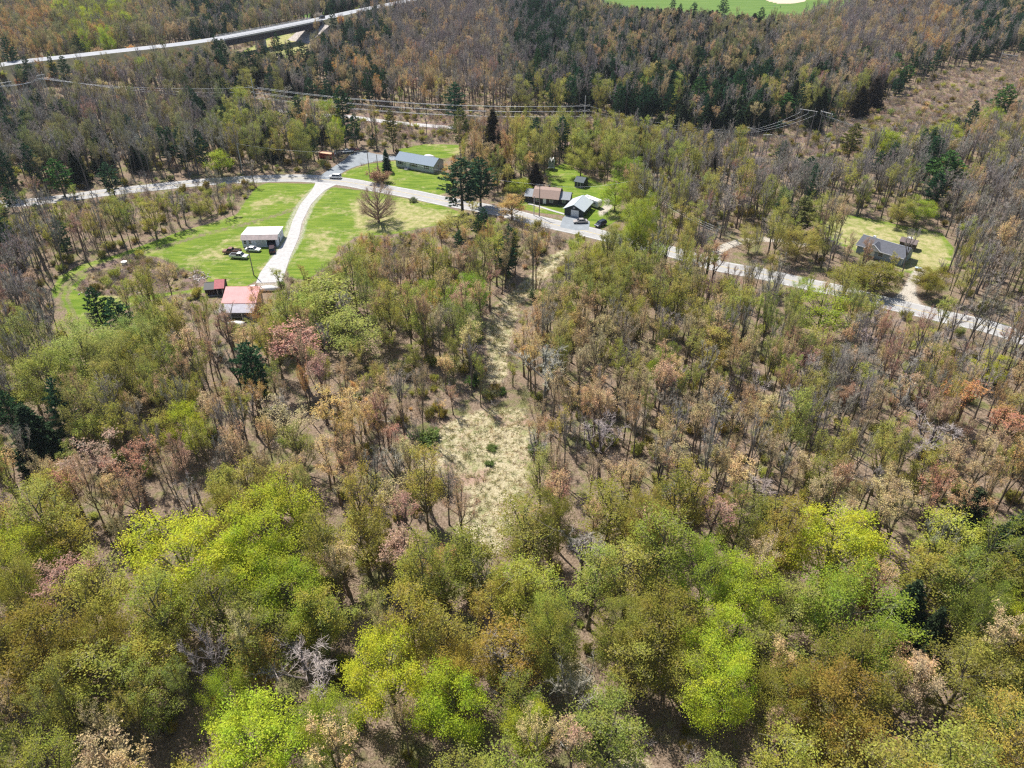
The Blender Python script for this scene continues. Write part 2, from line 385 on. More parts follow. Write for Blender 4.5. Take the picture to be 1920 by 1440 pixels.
for i in range(3): reg('hemlock', conifer(70 + i, 14, 7.4, 'hemlock'), 14, 7.4, M_NEEDLE)
for i in range(2): reg('birch', hardwood(80 + i, 17, 4.6, 0.5, 9, 4, 5, 'bare', trunk_r=.16, tk=1.2, lean=.05 * (1 - 2 * i)), 17, 4.6, M_LEAF, M_DEAD)
reg('maple', hardwood(90, 15, 13, 0.14, 40, 12, 14, 'bare', trunk_r=.36, dome=1, fork=0, tk=.95), 15, 13)
reg('maple', hardwood(91, 15, 12, 0.22, 34, 10, 12, 'bare', trunk_r=.34, dome=1, fork=1, tk=1.1), 15, 12)
for i in range(3): reg('brush', shrub(100 + i, 2.4, 2.6, 0), 2.4, 2.6)
for i in range(3): reg('bush', shrub(110 + i, 2.2, 2.8, 5, 30), 2.2, 2.8)
for i in range(3): reg('tuft', tuft(120 + i), .55, .7, M_GRASS)
for k, L in KINDS.items():
    for j, d in enumerate(L):
        nm = k + '_tree'
        d['full'] = d['t'].mesh(nm, d['mats'])
        if k not in ('tuft',):
            d['trunk'] = d['t'].mesh('trunk', d['mats'], [0]); d['crown'] = d['t'].mesh('crown', d['mats'], [1, 2])
        d['t'] = None
# ------------------------------------------------------------------ outlines measured on the photo, laid on the terrain
ROAD = [(-260, 402), (-120, 393), (0, 383), (67, 378), (133, 370), (190, 362), (233, 357), (300, 350), (367, 343), (433, 338), (500, 335), (560, 334), (610, 337), (660, 343),
        (707, 352), (773, 364), (837, 378), (900, 389), (953, 400), (1000, 412), (1057, 425), (1090, 432), (1140, 444), (1180, 453), (1240, 467), (1300, 484),
        (1340, 497), (1385, 506), (1430, 514), (1510, 532), (1563, 543), (1610, 555), (1657, 567), (1713, 580), (1780, 596), (1847, 611), (1913, 632), (1990, 660), (2080, 700)]
DRIVE = [(612, 344), (598, 356), (585, 370), (573, 384), (565, 400), (557, 417), (553, 432), (549, 445), (540, 462), (530, 478), (520, 495), (511, 512), (505, 530)]
DRIVE_W = [9.0, 5.0, 4.2, 3.8, 3.6, 3.4, 3.5, 3.8, 4.4, 5.2, 6.4, 7.4, 7.5]
PAD = [(600, 330), (611, 322), (627, 312), (646, 300), (655, 291), (668, 286), (684, 284), (706, 289), (748, 294), (741, 300), (711, 302), (690, 306), (668, 312), (650, 319), (632, 330), (622, 336), (604, 337)]
PAD2 = [(1055, 409), (1062, 403), (1096, 410), (1106, 416), (1104, 431), (1078, 432), (1050, 426)]
PAD3 = [(1120, 398), (1135, 380), (1128, 372), (1142, 372), (1152, 385), (1140, 398), (1125, 408)]
GR_R = [(1718, 500), (1706, 515), (1698, 530), (1690, 545), (1672, 560), (1700, 575), (1735, 580), (1722, 560), (1718, 540), (1728, 520), (1738, 505)]
LOOP = [(1337, 492), (1342, 474), (1360, 462), (1390, 452), (1430, 448), (1470, 452), (1510, 458)]
FAR = [(520, 207), (560, 213), (620, 217), (660, 220), (720, 228), (790, 235), (850, 240)]
LAWNS = [[(600, 345), (592, 357), (570, 384), (556, 410), (546, 440), (530, 465), (508, 495), (495, 517), (460, 538), (400, 548), (330, 552), (262, 566), (180, 615), (150, 622), (118, 585), (96, 548), (110, 520), (150, 497), (215, 479), (290, 452), (335, 435), (400, 417), (445, 402), (462, 375), (480, 352), (500, 343)],
         [(625, 351), (700, 360), (830, 386), (858, 396), (868, 412), (800, 426), (730, 440), (670, 442), (640, 462), (612, 500), (575, 525), (540, 520), (540, 490), (562, 450), (572, 415), (584, 385), (600, 362)],
         [(636, 330), (655, 319), (690, 308), (745, 301), (830, 315), (852, 345), (830, 366), (780, 359), (730, 348), (680, 338)],
         [(745, 280), (800, 270), (860, 272), (862, 292), (830, 297), (750, 287)],
         [(1022, 318), (1060, 306), (1098, 330), (1128, 345), (1165, 372), (1160, 412), (1130, 428), (1108, 425), (1060, 404), (1005, 398), (962, 388), (975, 375), (1030, 352)],
         [(1528, 408), (1560, 398), (1620, 408), (1700, 425), (1765, 437), (1788, 465), (1784, 500), (1735, 525), (1695, 508), (1640, 480), (1560, 455)],
         [(1060, -14), (1620, -14), (1570, 30), (1490, 56), (1400, 52), (1290, 42), (1180, 38), (1100, 20)],
         [(560, 110), (505, 76), (560, 50), (600, 60), (590, 95)], [(450, 100), (505, 70), (540, 85), (540, 115)], [(560, 30), (660, 5), (680, 12), (600, 38)]]
SAND = [[(1436, -12), (1438, 2), (1462, 7), (1490, 6), (1512, 2), (1514, -12)], [(1655, -4), (1655, 1), (1740, 1), (1812, 5), (1812, 1), (1740, -6)], [(-20, 36), (-20, 48), (40, 42), (38, 34)]]
DRY = [[(1066, 466), (1045, 508), (1010, 535), (985, 560), (965, 600), (952, 660), (950, 705), (938, 722), (908, 712), (915, 660), (912, 610), (925, 578), (955, 552), (1000, 512), (1042, 474)],
       [(770, 850), (800, 815), (840, 792), (900, 768), (985, 765), (1004, 830), (990, 900), (965, 960), (940, 1030), (900, 1062), (862, 1040), (852, 990), (882, 930), (846, 885), (796, 885)],
       [(935, 1060), (975, 1110), (1020, 1165), (1078, 1230), (1145, 1325), (1225, 1445), (1145, 1445), (1080, 1340), (1015, 1240), (962, 1150)]]
SCRUB = [[(480, 205), (560, 200), (660, 206), (860, 222), (960, 230), (1160, 226), (1300, 262), (1420, 255), (1560, 250), (1620, 215), (1760, 140), (1860, 118), (1960, 95), (1960, 190), (1850, 215), (1760, 262), (1650, 285), (1500, 296), (1350, 296), (1230, 285), (1100, 278), (900, 262), (660, 246), (480, 240)],
         [(-30, 190), (120, 190), (480, 212), (480, 224), (120, 205), (-30, 205)],
         [(170, 505), (250, 478), (300, 482), (340, 505), (385, 515), (392, 535), (350, 545), (290, 552), (230, 556), (160, 552), (140, 545)]]
LITTER_OPEN = [[(640, 690), (720, 660), (800, 690), (870, 740), (860, 775), (760, 770), (660, 745)]]
TRACK = [(566, 386), (520, 403), (470, 418), (430, 428), (370, 443), (310, 462), (250, 478), (200, 493), (155, 510), (125, 535), (118, 560), (130, 590), (160, 618)]

def gp(poly): return np.array([[p.x, p.y] for p in (G(*q) for q in poly)])
def inside(P, poly):
    x, y = P[:, 0], P[:, 1]; c = np.zeros(len(P), bool); n = len(poly)
    for i in range(n):
        x1, y1 = poly[i]; x2, y2 = poly[(i + 1) % n]
        k = ((y1 > y) != (y2 > y)) & (x < (x2 - x1) * (y - y1) / (y2 - y1 + 1e-12) + x1); c ^= k
    return c
def dist_line(P, L, closed=False):
    d = np.full(len(P), 1e9); n = len(L)
    for i in range(n if closed else n - 1):
        a = L[i]; b = L[(i + 1) % n]; ab = b - a; t = np.clip(((P - a) @ ab) / (ab @ ab + 1e-9), 0, 1)
        d = np.minimum(d, np.hypot(*(P - a - t[:, None] * ab).T))
    return d
def mask(P, polys, soft=1.0):
    out = np.zeros(len(P))
    for q in polys:
        g = gp(q); lo = g.min(0) - 5; hi = g.max(0) + 5; k = np.where(((P > lo) & (P < hi)).all(1))[0]
        if not len(k): continue
        d = dist_line(P[k], g, True); ins = inside(P[k], g); v = np.clip(0.5 + np.where(ins, d, -d) / (2 * soft), 0, 1)
        out[k] = np.maximum(out[k], v)
    return out
def smooth_line(pix, z=0.0, step=2.0, wid=None):
    p = [G(x, y, z, z == 0) for x, y in pix]; out = []; ws = []
    for i in range(len(p) - 1):
        p0 = p[max(0, i - 1)]; p1 = p[i]; p2 = p[i + 1]; p3 = p[min(len(p) - 1, i + 2)]
        n = max(2, int((p2 - p1).length / step))
        for k in range(n):
            t = k / n
            out.append(0.5 * ((2 * p1) + (p2 - p0) * t + (2 * p0 - 5 * p1 + 4 * p2 - p3) * t * t + (3 * p1 - p0 - 3 * p2 + p3) * t ** 3))
            if wid: ws.append(wid[i] * (1 - t) + wid[i + 1] * t)
    out.append(p[-1]); ws.append(wid[-1] if wid else 0)
    return out, ws
def strip(name, pts, off0, off1, z, material, zfun=None, kind='structure', nx=4, ws=None, parent=None):
    mb = MB(); rows = []
    for i, p in enumerate(pts):
        d = (pts[min(i + 1, len(pts) - 1)] - pts[max(i - 1, 0)]); d.z = 0; d.normalize(); nrm = Vector((-d.y, d.x, 0))
        a, b = (off0, off1) if ws is None else (-ws[i] / 2, ws[i] / 2)
        row = []
        for k in range(nx + 1):
            q = p + nrm * (a + (b - a) * k / nx); zz = (H(q.x, q.y) if zfun is None else zfun(q)) + z; row.append((q.x, q.y, zz))
        rows.append(row)
    vs = [v for r in rows for v in r]; m = nx + 1
    fs = [(i * m + k, i * m + k + 1, (i + 1) * m + k + 1, (i + 1) * m + k) for i in range(len(rows) - 1) for k in range(nx)]
    mb.add(vs, fs); o = mb.build(name, material, parent)
    if kind: o['kind'] = kind
    return o
def sheet(name, poly, z, material, cell=1.5):
    """polygon on the terrain, cut fine enough to follow it"""
    import bmesh
    g = gp(poly); bm = bmesh.new(); bm.faces.new([bm.verts.new((x, y, 0)) for x, y in g])
    lo, hi = g.min(0), g.max(0)
    for ax in (0, 1):
        c = lo[ax] + cell
        while c < hi[ax]:
            co = [0, 0, 0]; no = [0, 0, 0]; co[ax] = c; no[ax] = 1
            bmesh.ops.bisect_plane(bm, geom=bm.verts[:] + bm.edges[:] + bm.faces[:], plane_co=co, plane_no=no); c += cell
    for v in bm.verts: v.co.z = H(v.co.x, v.co.y) + z
    bmesh.ops.recalc_face_normals(bm, faces=bm.faces)
    if sum(f.normal.z for f in bm.faces) < 0: bmesh.ops.reverse_faces(bm, faces=bm.faces)
    me = bpy.data.meshes.new(name); bm.to_mesh(me); bm.free(); me.materials.append(material)
    o = bpy.data.objects.new(name, me); COL.objects.link(o); o['kind'] = 'structure'; return o

# ------------------------------------------------------------------ ground sheet
def make_ground():
    ys = [18.0]
    while ys[-1] < 1000: ys.append(ys[-1] * 1.0068)
    while ys[-1] < 9000: ys.append(ys[-1] * 1.12)
    ys = np.array([-3000, -600, -150, -40, -5] + ys); us = np.concatenate([[-9, -4, -2.2, -1.5], np.linspace(-1.1, 1.1, 420), [1.5, 2.2, 4, 9]])
    Y, U = np.meshgrid(ys, us, indexing='ij'); X = U * np.maximum(np.abs(Y), 60) * 0.92
    Z = Hn(X, Y) * np.clip((1500 - np.hypot(X, Y)) / 300, 0, 1)
    V = np.column_stack([X.ravel(), Y.ravel(), Z.ravel()]); nr, nc = X.shape
    i = np.arange(nr - 1)[:, None] * nc + np.arange(nc - 1)[None, :]; F = np.stack([i, i + 1, i + nc + 1, i + nc], -1).reshape(-1, 4)
    me = bpy.data.meshes.new('ground'); me.vertices.add(len(V)); me.vertices.foreach_set('co', V.astype(np.float32).ravel())
    me.loops.add(F.size); me.loops.foreach_set('vertex_index', F.ravel().astype(np.int32)); me.polygons.add(len(F))
    me.polygons.foreach_set('loop_start', (np.arange(len(F)) * 4).astype(np.int32)); me.update(calc_edges=True)
    me.polygons.foreach_set('use_smooth', [True] * len(F))
    P = V[:, :2]
    lawn = mask(P, LAWNS, 1.2) * (1 - mask(P, SCRUB[2:], 1.5)); dry = mask(P, DRY, 1.6); scrub = mask(P, SCRUB, 3.0); sand = mask(P, SAND, 1.0)
    dirt = np.maximum(mask(P, [GR_R, PAD3], 1.0), 0)
    tl = gp(TRACK); d = dist_line(P, tl); lawn = lawn * (1 - .6 * np.clip(1.6 - np.abs(d - .95) * 1.2, 0, 1))

    for L, wd in ((ROAD, 4.7), (DRIVE, 4.2), (FAR, 3.2)):
        d = dist_line(P, gp(L)); dirt = np.maximum(dirt, np.clip((wd + .5 - d) / 1.6, 0, 1) * .62)
    d = dist_line(P, gp(LOOP)); dirt = np.maximum(dirt, np.clip((2.3 - d) / 1.0, 0, 1))
    a = me.color_attributes.new('cover', 'FLOAT_COLOR', 'POINT')
    a.data.foreach_set('color', np.column_stack([lawn, dry, scrub, np.ones(len(P))]).astype(np.float32).ravel())
    b = me.color_attributes.new('cover_dirt', 'FLOAT_COLOR', 'POINT')
    b.data.foreach_set('color', np.column_stack([dirt, sand, mask(P, [[(650, 372), (720, 372), (860, 398), (868, 412), (800, 428), (720, 442), (660, 432)], LAWNS[5], LAWNS[7], LAWNS[8]], 2.5), np.ones(len(P))]).astype(np.float32).ravel())
    m = bpy.data.materials.new('ground'); N, L = nodes(m); bs = N['Principled BSDF']; bs.inputs['Roughness'].default_value = .95; bs.inputs['Specular IOR Level'].default_value = .1
    tc = N.new('ShaderNodeTexCoord')
    def noise(sc, det=5, ro=.6, stretch=None, dist=0):
        n = N.new('ShaderNodeTexNoise'); n.inputs['Scale'].default_value = sc; n.inputs['Detail'].default_value = det; n.inputs['Roughness'].default_value = ro; n.inputs['Distortion'].default_value = dist
        if stretch:
            mp = N.new('ShaderNodeMapping'); mp.inputs['Scale'].default_value = stretch[:3]; mp.inputs['Rotation'].default_value = (0, 0, stretch[3]); L.new(tc.outputs['Object'], mp.inputs[0]); L.new(mp.outputs[0], n.inputs[0])
        else: L.new(tc.outputs['Object'], n.inputs[0])
        return n.outputs['Fac']
    def ramp(f, stops):
        r = N.new('ShaderNodeValToRGB'); e = r.color_ramp.elements
        while len(e) < len(stops): e.new(.5)
        for q, (p, c) in zip(e, stops): q.position = p; q.color = (*c, 1)
        L.new(f, r.inputs[0]); return r.outputs[0]
    def mix(f, a_, b_):
        x = N.new('ShaderNodeMix'); x.data_type = 'RGBA'; L.new(f, x.inputs['Factor']); L.new(a_, x.inputs['A']); L.new(b_, x.inputs['B']); return x.outputs['Result']
    def edge(f, nz, lo=.35, hi=.65, amt=.55):      # breaks a soft mask edge up with noise
        s = N.new('ShaderNodeMath'); s.operation = 'SUBTRACT'; L.new(nz, s.inputs[0]); s.inputs[1].default_value = .5
        mu = N.new('ShaderNodeMath'); mu.operation = 'MULTIPLY_ADD'; L.new(s.outputs[0], mu.inputs[0]); mu.inputs[1].default_value = amt * 2; L.new(f, mu.inputs[2])
        r = N.new('ShaderNodeMapRange'); r.inputs['From Min'].default_value = lo; r.inputs['From Max'].default_value = hi; L.new(mu.outputs[0], r.inputs[0]); return r.outputs[0]
    def attr(nm):
        at = N.new('ShaderNodeAttribute'); at.attribute_name = nm; s = N.new('ShaderNodeSeparateColor'); L.new(at.outputs['Color'], s.inputs[0]); return s.outputs
    big = noise(.06, 4); mid = noise(.45, 6, .7); fine = noise(2.6, 6, .75); patch = noise(.16, 5, .6)
    litter = ramp(fine, [(.30, (.07, .052, .038)), (.48, (.21, .155, .11)), (.62, (.35, .265, .20)), (.8, (.56, .45, .36))])
    olive = ramp(fine, [(.3, (.08, .085, .035)), (.6, (.22, .215, .09)), (.8, (.36, .33, .18))])
    base = mix(edge(patch, mid, .50, .62, .25), litter, olive)
    scr = mix(edge(patch, mid, .46, .58, .4), ramp(fine, [(.3, (.10, .07, .06)), (.5, (.21, .145, .125)), (.7, (.32, .225, .20))]), ramp(fine, [(.3, (.12, .10, .055)), (.5, (.27, .215, .12)), (.75, (.45, .35, .21))]))
    dryc = ramp(fine, [(.30, (.18, .15, .08)), (.46, (.40, .35, .21)), (.62, (.60, .53, .38)), (.8, (.74, .68, .54))])
    dry2 = mix(edge(patch, mid, .55, .68, .3), dryc, ramp(fine, [(.3, (.16, .17, .06)), (.7, (.42, .41, .22))]))
    dry3 = mix(edge(noise(.12, 4), fine, .56, .66, .2), dry2, ramp(fine, [(.3, (.25, .16, .12)), (.7, (.52, .37, .29))]))
    st = noise(.5, 5, .7, (.25, 1.4, 1, .5)); gr = ramp(st, [(.3, (.075, .145, .016)), (.48, (.135, .21, .024)), (.62, (.21, .27, .04)), (.8, (.33, .32, .11))])
    gr = mix(edge(big, mid, .52, .70, .3), gr, ramp(mid, [(.3, (.25, .25, .085)), (.7, (.44, .38, .20))]))
    fld = ramp(noise(.4, 2, .5, (.05, 1, 1, .8)), [(.4, (.10, .18, .04)), (.6, (.145, .225, .055))])
    sp = N.new('ShaderNodeSeparateXYZ'); L.new(tc.outputs['Object'], sp.inputs[0]); gtn = N.new('ShaderNodeMath'); gtn.operation = 'GREATER_THAN'; gtn.inputs[1].default_value = 560; L.new(sp.outputs[1], gtn.inputs[0])
    gr = mix(gtn.outputs[0], gr, fld)
    c2 = attr('cover_dirt')
    gr = mix(edge(c2[2], mid, .62, 1.1, .6), gr, ramp(mid, [(.3, (.27, .27, .09)), (.7, (.46, .40, .22))]))
    drt = ramp(fine, [(.3, (.34, .29, .24)), (.55, (.50, .46, .40)), (.75, (.64, .60, .55))])
    snd = ramp(fine, [(.3, (.52, .42, .31)), (.7, (.66, .56, .44))])
    c1 = attr('cover')
    col = mix(edge(c1[2], mid), base, scr); col = mix(edge(c1[1], mid), col, dry3); col = mix(edge(c1[0], mid, .3, .6, .3), col, gr)
    col = mix(edge(c2[0], fine, .4, .8, .5), col, drt); col = mix(edge(c2[1], fine, .4, .6, .1), col, snd)
    L.new(col, bs.inputs['Base Color'])
    bp = N.new('ShaderNodeBump'); bp.inputs['Strength'].default_value = .9; bp.inputs['Distance'].default_value = .35; L.new(fine, bp.inputs['Height']); L.new(bp.outputs[0], bs.inputs['Normal'])
    me.materials.append(m); o = bpy.data.objects.new('ground', me); COL.objects.link(o); o['kind'] = 'structure'
make_ground()

M_ROAD = mat('weathered_asphalt', (.36, .355, .35), .9, var=.13, scale=.7, spec=.2)
M_CONC = mat('pale_gravel', (.44, .43, .42), .95, var=.2, scale=.9, spec=.1)
M_PAD = mat('blue_grey_asphalt', (.24, .265, .29), .85, var=.18, scale=.5, spec=.3)
M_PAINT = mat('road_paint', (.72, .72, .70), .7, var=.08, scale=6)
M_YEL = mat('yellow_road_paint', (.55, .42, .12), .7, var=.1, scale=6)
rp, _ = smooth_line(ROAD)
strip('road', rp, -3.9, 3.9, .05, M_ROAD, nx=8)
for nm, a, b, mm in (('road_edge_line', -3.45, -3.32, M_PAINT), ('road_edge_line', 3.32, 3.45, M_PAINT), ('road_centre_line', -.16, -.05, M_YEL), ('road_centre_line', .05, .16, M_YEL)):
    strip(nm, rp, a, b, .058, mm, nx=1)
dp, dw = smooth_line(DRIVE, wid=DRIVE_W); strip('driveway', dp, 0, 0, .065, M_CONC, ws=dw, nx=5)
sheet('driveway', PAD, .045 + .01, M_PAD); sheet('driveway', PAD2, .062, M_PAD)
fp, _ = smooth_line(FAR, step=4); strip('far_lane', fp, -2.3, 2.3, .12, M_CONC)
# footpath in front of the brown house
wk, _ = smooth_line([(991, 382), (1010, 387), (1035, 395), (1060, 402)]); strip('path', wk, -.55, .55, .07, M_CONC, nx=2)

# ------------------------------------------------------------------ highway, embankment and bridge
HZ = 11.0
HW = [(-220, 178), (-100, 145), (0, 121.5), (60, 113), (130, 105.5), (200, 97.5), (270, 90), (340, 82), (410, 72), (470, 61), (530, 49.5), (594, 36.5), (640, 26.5), (668, 20.5), (700, 14), (740, 6), (800, -6)]
hp, _ = smooth_line(HW, z=HZ, step=6)
fz = lambda q: HZ
M_HW = mat('grey_highway_asphalt', (.33, .34, .36), .9, var=.08, scale=.3); M_CONCR = mat('bridge_concrete', (.42, .41, .40), .9, var=.12, scale=.4); M_STEEL = mat('dark_painted_steel', (.035, .03, .045), .6, var=.2)
M_RAIL = mat('galvanised_steel', (.45, .47, .48), .45, .6, var=.1); M_BANK = mat('embankment_grass', (.09, .095, .045), .95, col2=(.24, .20, .12), scale=.25); M_STONE = mat('loose_stone', (.25, .22, .2), .95, col2=(.6, .54, .5), scale=.8)
strip('highway', hp, -5.2, 5.2, 0.0, M_HW, zfun=fz)
strip('highway_edge_line', hp, -4.6, -4.4, .012, M_PAINT, zfun=fz, nx=1); strip('highway_edge_line', hp, 4.4, 4.6, .012, M_PAINT, zfun=fz, nx=1)
bs_ = G(412, 72, HZ, False); be_ = G(594, 36.5, HZ, False)
i0 = min(range(len(hp)), key=lambda i: (hp[i] - bs_).length); i1 = min(range(len(hp)), key=lambda i: (hp[i] - be_).length)
def bank(pts, name):
    mb = MB(); rows = []
    for i, p in enumerate(pts):
        d = pts[min(i + 1, len(pts) - 1)] - pts[max(i - 1, 0)]; d.z = 0; d.normalize(); n = Vector((-d.y, d.x, 0)); r = []
        for off, z in ((-19, -1.5), (-5.6, HZ - .12), (5.6, HZ - .12), (19, -1.5)):
            q = p + n * off; r.append((q.x, q.y, z))
        rows += r
    k = len(pts); fs = [(4 * i + j, 4 * i + j + 1, 4 * i + j + 5, 4 * i + j + 4) for i in range(k - 1) for j in range(3)] + [(0, 1, 2, 3), (4 * k - 1, 4 * k - 2, 4 * k - 3, 4 * k - 4)]
    mb.add(rows, fs); o = mb.build(name, M_BANK); o['kind'] = 'structure'
bank(hp[:i0 + 1], 'highway_embankment'); bank(hp[i1:], 'highway_embankment')
br = empty('road_bridge', (bs_.x, bs_.y, 0), 0, 'long highway bridge with dark steel girders crossing the wooded hollow', 'bridge')
def bpart(name, fn, material):
    mb = MB(); fn(mb); mb.v = [(x - bs_.x, y - bs_.y, z) for x, y, z in mb.v]; return mb.build(name, material, br)
bd = hp[i0:i1 + 1]; ddir = (bd[-1] - bd[0]).normalized(); dn = Vector((-ddir.y, ddir.x, 0))
def beam(off, z0, z1, wd):
    def f(mb):
        for a, b in zip(bd[:-1], bd[1:]):
            vs = []
            for p in (a, b):
                for o_, z in ((off - wd, z0), (off + wd, z0), (off + wd, z1), (off - wd, z1)): q = p + dn * o_; vs.append((q.x, q.y, z))
            mb.add(vs, [(0, 1, 5, 4), (1, 2, 6, 5), (2, 3, 7, 6), (3, 0, 4, 7), (3, 2, 1, 0), (4, 5, 6, 7)])
    return f
bpart('deck', beam(0, HZ - .55, HZ - .04, 5.9), M_CONCR)
for o_ in (-4.9, -1.7, 1.7, 4.9): bpart('girder', beam(o_, HZ - 4.0, HZ - .56, .28), M_STEEL)
for sgn in (-1, 1):
    bpart('parapet', beam(sgn * 5.65, HZ - .035, HZ + .35, .2), M_CONCR)
    rl = bpart('railing', beam(sgn * 5.65, HZ + .85, HZ + .97, .07), M_RAIL)
    a = bd[0]; tot = (bd[-1] - a).length; k = 0
    while k < tot:
        p = a + ddir * k + dn * (sgn * 5.65)
        q = bpart('railing_post', lambda mb: mb.tube((p.x, p.y, HZ + .36), (p.x, p.y, HZ + .86), .12, .12, 4), M_RAIL); q.parent = rl; k += 3.2
# pier and abutments
def block(c, dirv, hl, hw_, z0, z1):
    def f(mb):
        vs = []
        for z in (z0, z1):
            for a, b in ((-hl, -hw_), (hl, -hw_), (hl, hw_), (-hl, hw_)): q = c + dirv * a + dn * b; vs.append((q.x, q.y, z))
        mb.add(vs, [(0, 3, 2, 1), (4, 5, 6, 7), (0, 1, 5, 4), (1, 2, 6, 5), (2, 3, 7, 6), (3, 0, 4, 7)])
    return f
pc = min(hp, key=lambda p: (p - G(484, 58, HZ, False)).length)
bpart('pier', block(pc, ddir, .9, 4.4, -2, HZ - 4.45), M_CONCR); bpart('pier_cap', block(pc, ddir, 1.2, 5.6, HZ - 4.44, HZ - 4.01), M_CONCR)
bpart('abutment', block(bd[0] - ddir * .8, ddir, .9, 5.8, -2, HZ - .56), M_CONCR); bpart('abutment', block(bd[-1] + ddir * .8, ddir, .9, 5.8, -2, HZ - .56), M_CONCR)
# sloping stone apron at the far abutment
mb = MB(); e0 = bd[-1]
pts = [e0 + dn * -12, e0 + dn * 9, e0 - ddir * 24 + dn * 9, e0 - ddir * 24 + dn * -12]
zz = [HZ - 2.6, HZ - 2.6, -1, -1]; top = [(p.x, p.y, z) for p, z in zip(pts, zz)]; bot = [(p.x, p.y, -2.5) for p in pts]
mb.add(top + bot, [(0, 1, 2, 3), (4, 7, 6, 5), (0, 4, 5, 1), (1, 5, 6, 2), (2, 6, 7, 3), (3, 7, 4, 0)]); o = mb.build('stone_slope', M_STONE); o['kind'] = 'structure'

# ------------------------------------------------------------------ buildings
def frame(pa, pb):
    """empty placement: front-left and front-right ground pixels"""
    a = G(*pa); b = G(*pb); d = b - a; z = min(H(a.x, a.y), H(b.x, b.y)); return Vector((a.x, a.y, z)), math.atan2(d.y, d.x), math.hypot(d.x, d.y)
M_GLASS = mat('window_glass', (.025, .03, .04), .12, spec=.6); M_WHITE = mat('white_trim', (.72, .72, .71), .6, var=.04); M_DARK = mat('dark_interior', (.012, .011, .012), .9)
M_BLACKP = mat('black_shutter', (.03, .03, .035), .6); M_FND = mat('foundation_block', (.3, .3, .29), .9, var=.15)
def window(root, x, z, wd, ht, y=0, out=-1, axis='y', shutters=None, trim=None):
    """a framed window on a wall plane; axis 'y': on a wall facing -y (out=-1) or +y; 'x': facing x"""
    def bx(mb, a0, a1, d0, d1, z0, z1):
        d0, d1 = sorted((y + out * d0, y + out * d1))
        if axis == 'y': mb.box(a0, a1, d0, d1, z0, z1)
        else: mb.box(d0, d1, a0, a1, z0, z1)
    mb = MB(); t = .09
    bx(mb, x - wd / 2 - t, x + wd / 2 + t, .003, .05, z - t, z); bx(mb, x - wd / 2 - t, x + wd / 2 + t, .003, .05, z + ht, z + ht + t)
    bx(mb, x - wd / 2 - t, x - wd / 2, .003, .05, z, z + ht); bx(mb, x + wd / 2, x + wd / 2 + t, .003, .05, z, z + ht); bx(mb, x - wd / 2, x + wd / 2, .006, .04, z + ht / 2 - .03, z + ht / 2 + .03)
    f = mb.build('window', trim or M_WHITE, root); g = MB(); bx(g, x - wd / 2, x + wd / 2, .002, .02, z, z + ht); g.build('pane', M_GLASS, f)
    if shutters:
        for s in (-1, 1):
            h = MB(); c = x + s * (wd / 2 + t + .22); bx(h, c - .2, c + .2, .004, .045, z - .05, z + ht + .05); h.build('shutter', shutters, root)
    return f
def door(root, x, z, wd, ht, material, y=0, out=-1, axis='y', name='door'):
    def bx(mb, a0, a1, d0, d1, z0, z1):
        d0, d1 = sorted((y + out * d0, y + out * d1))
        if axis == 'y': mb.box(a0, a1, d0, d1, z0, z1)
        else: mb.box(d0, d1, a0, a1, z0, z1)
    mb = MB(); bx(mb, x - wd / 2, x + wd / 2, .004, .05, z, z + ht); o = mb.build(name, material, root)
    fr = MB(); bx(fr, x - wd / 2 - .1, x - wd / 2, .004, .07, z, z + ht + .1); bx(fr, x + wd / 2, x + wd / 2 + .1, .004, .07, z, z + ht + .1); bx(fr, x - wd / 2, x + wd / 2, .004, .07, z + ht, z + ht + .1); fr.build('door_frame', M_WHITE, o)
    h = MB(); bx(h, x + wd / 2 - .16, x + wd / 2 - .1, .05, .11, z + ht * .45, z + ht * .45 + .06); h.build('handle', M_RAIL, o); return o
def slab(mb, p, q, x0, x1, th=.14, axis='x'):
    """roof slab between (y,z) points p and q"""
    d = Vector((q[0] - p[0], q[1] - p[1])).normalized(); n = Vector((-d.y, d.x)) * th
    if n.y < 0: n = -n
    mb.prism([p, q, (q[0] + n.x, q[1] + n.y), (p[0] + n.x, p[1] + n.y)], x0, x1, axis=axis)
def gable_walls(root, L, D, wh, rh, material, z0=.35, x0=0, y0=0, axis='x', inset=0.0, name='wall'):
    mb = MB(); r = rh - .02
    if axis == 'x': mb.prism([(y0, z0), (y0 + D, z0), (y0 + D, wh), (y0 + D / 2, r), (y0, wh)], x0, x0 + L)
    else: mb.prism([(x0, z0), (x0 + L, z0), (x0 + L, wh), (x0 + L / 2, r), (x0, wh)], y0, y0 + D, axis='y')
    return mb.build(name, material, root)
def gable_roof(root, L, D, wh, rh, material, ov=.4, x0=0, y0=0, axis='x', name='roof', th=.14):
    mb = MB(); W_ = D if axis == 'x' else L; b = y0 if axis == 'x' else x0; sl = (rh - wh) / (W_ / 2)
    e0, e1 = (x0 - ov, x0 + L + ov) if axis == 'x' else (y0 - ov, y0 + D + ov)
    slab(mb, (b - ov, wh - ov * sl + .01), (b + W_ / 2, rh + .01), e0, e1, th, axis); slab(mb, (b + W_ / 2, rh + .01), (b + W_ + ov, wh - ov * sl + .01), e0, e1, th, axis)
    return mb.build(name, material, root)
def plinth(root, L, D, x0=0, y0=0, z=.35): mb = MB(); mb.box(x0 + .03, x0 + L - .03, y0 + .03, y0 + D - .03, -1.2, z); mb.build('foundation', M_FND, root)

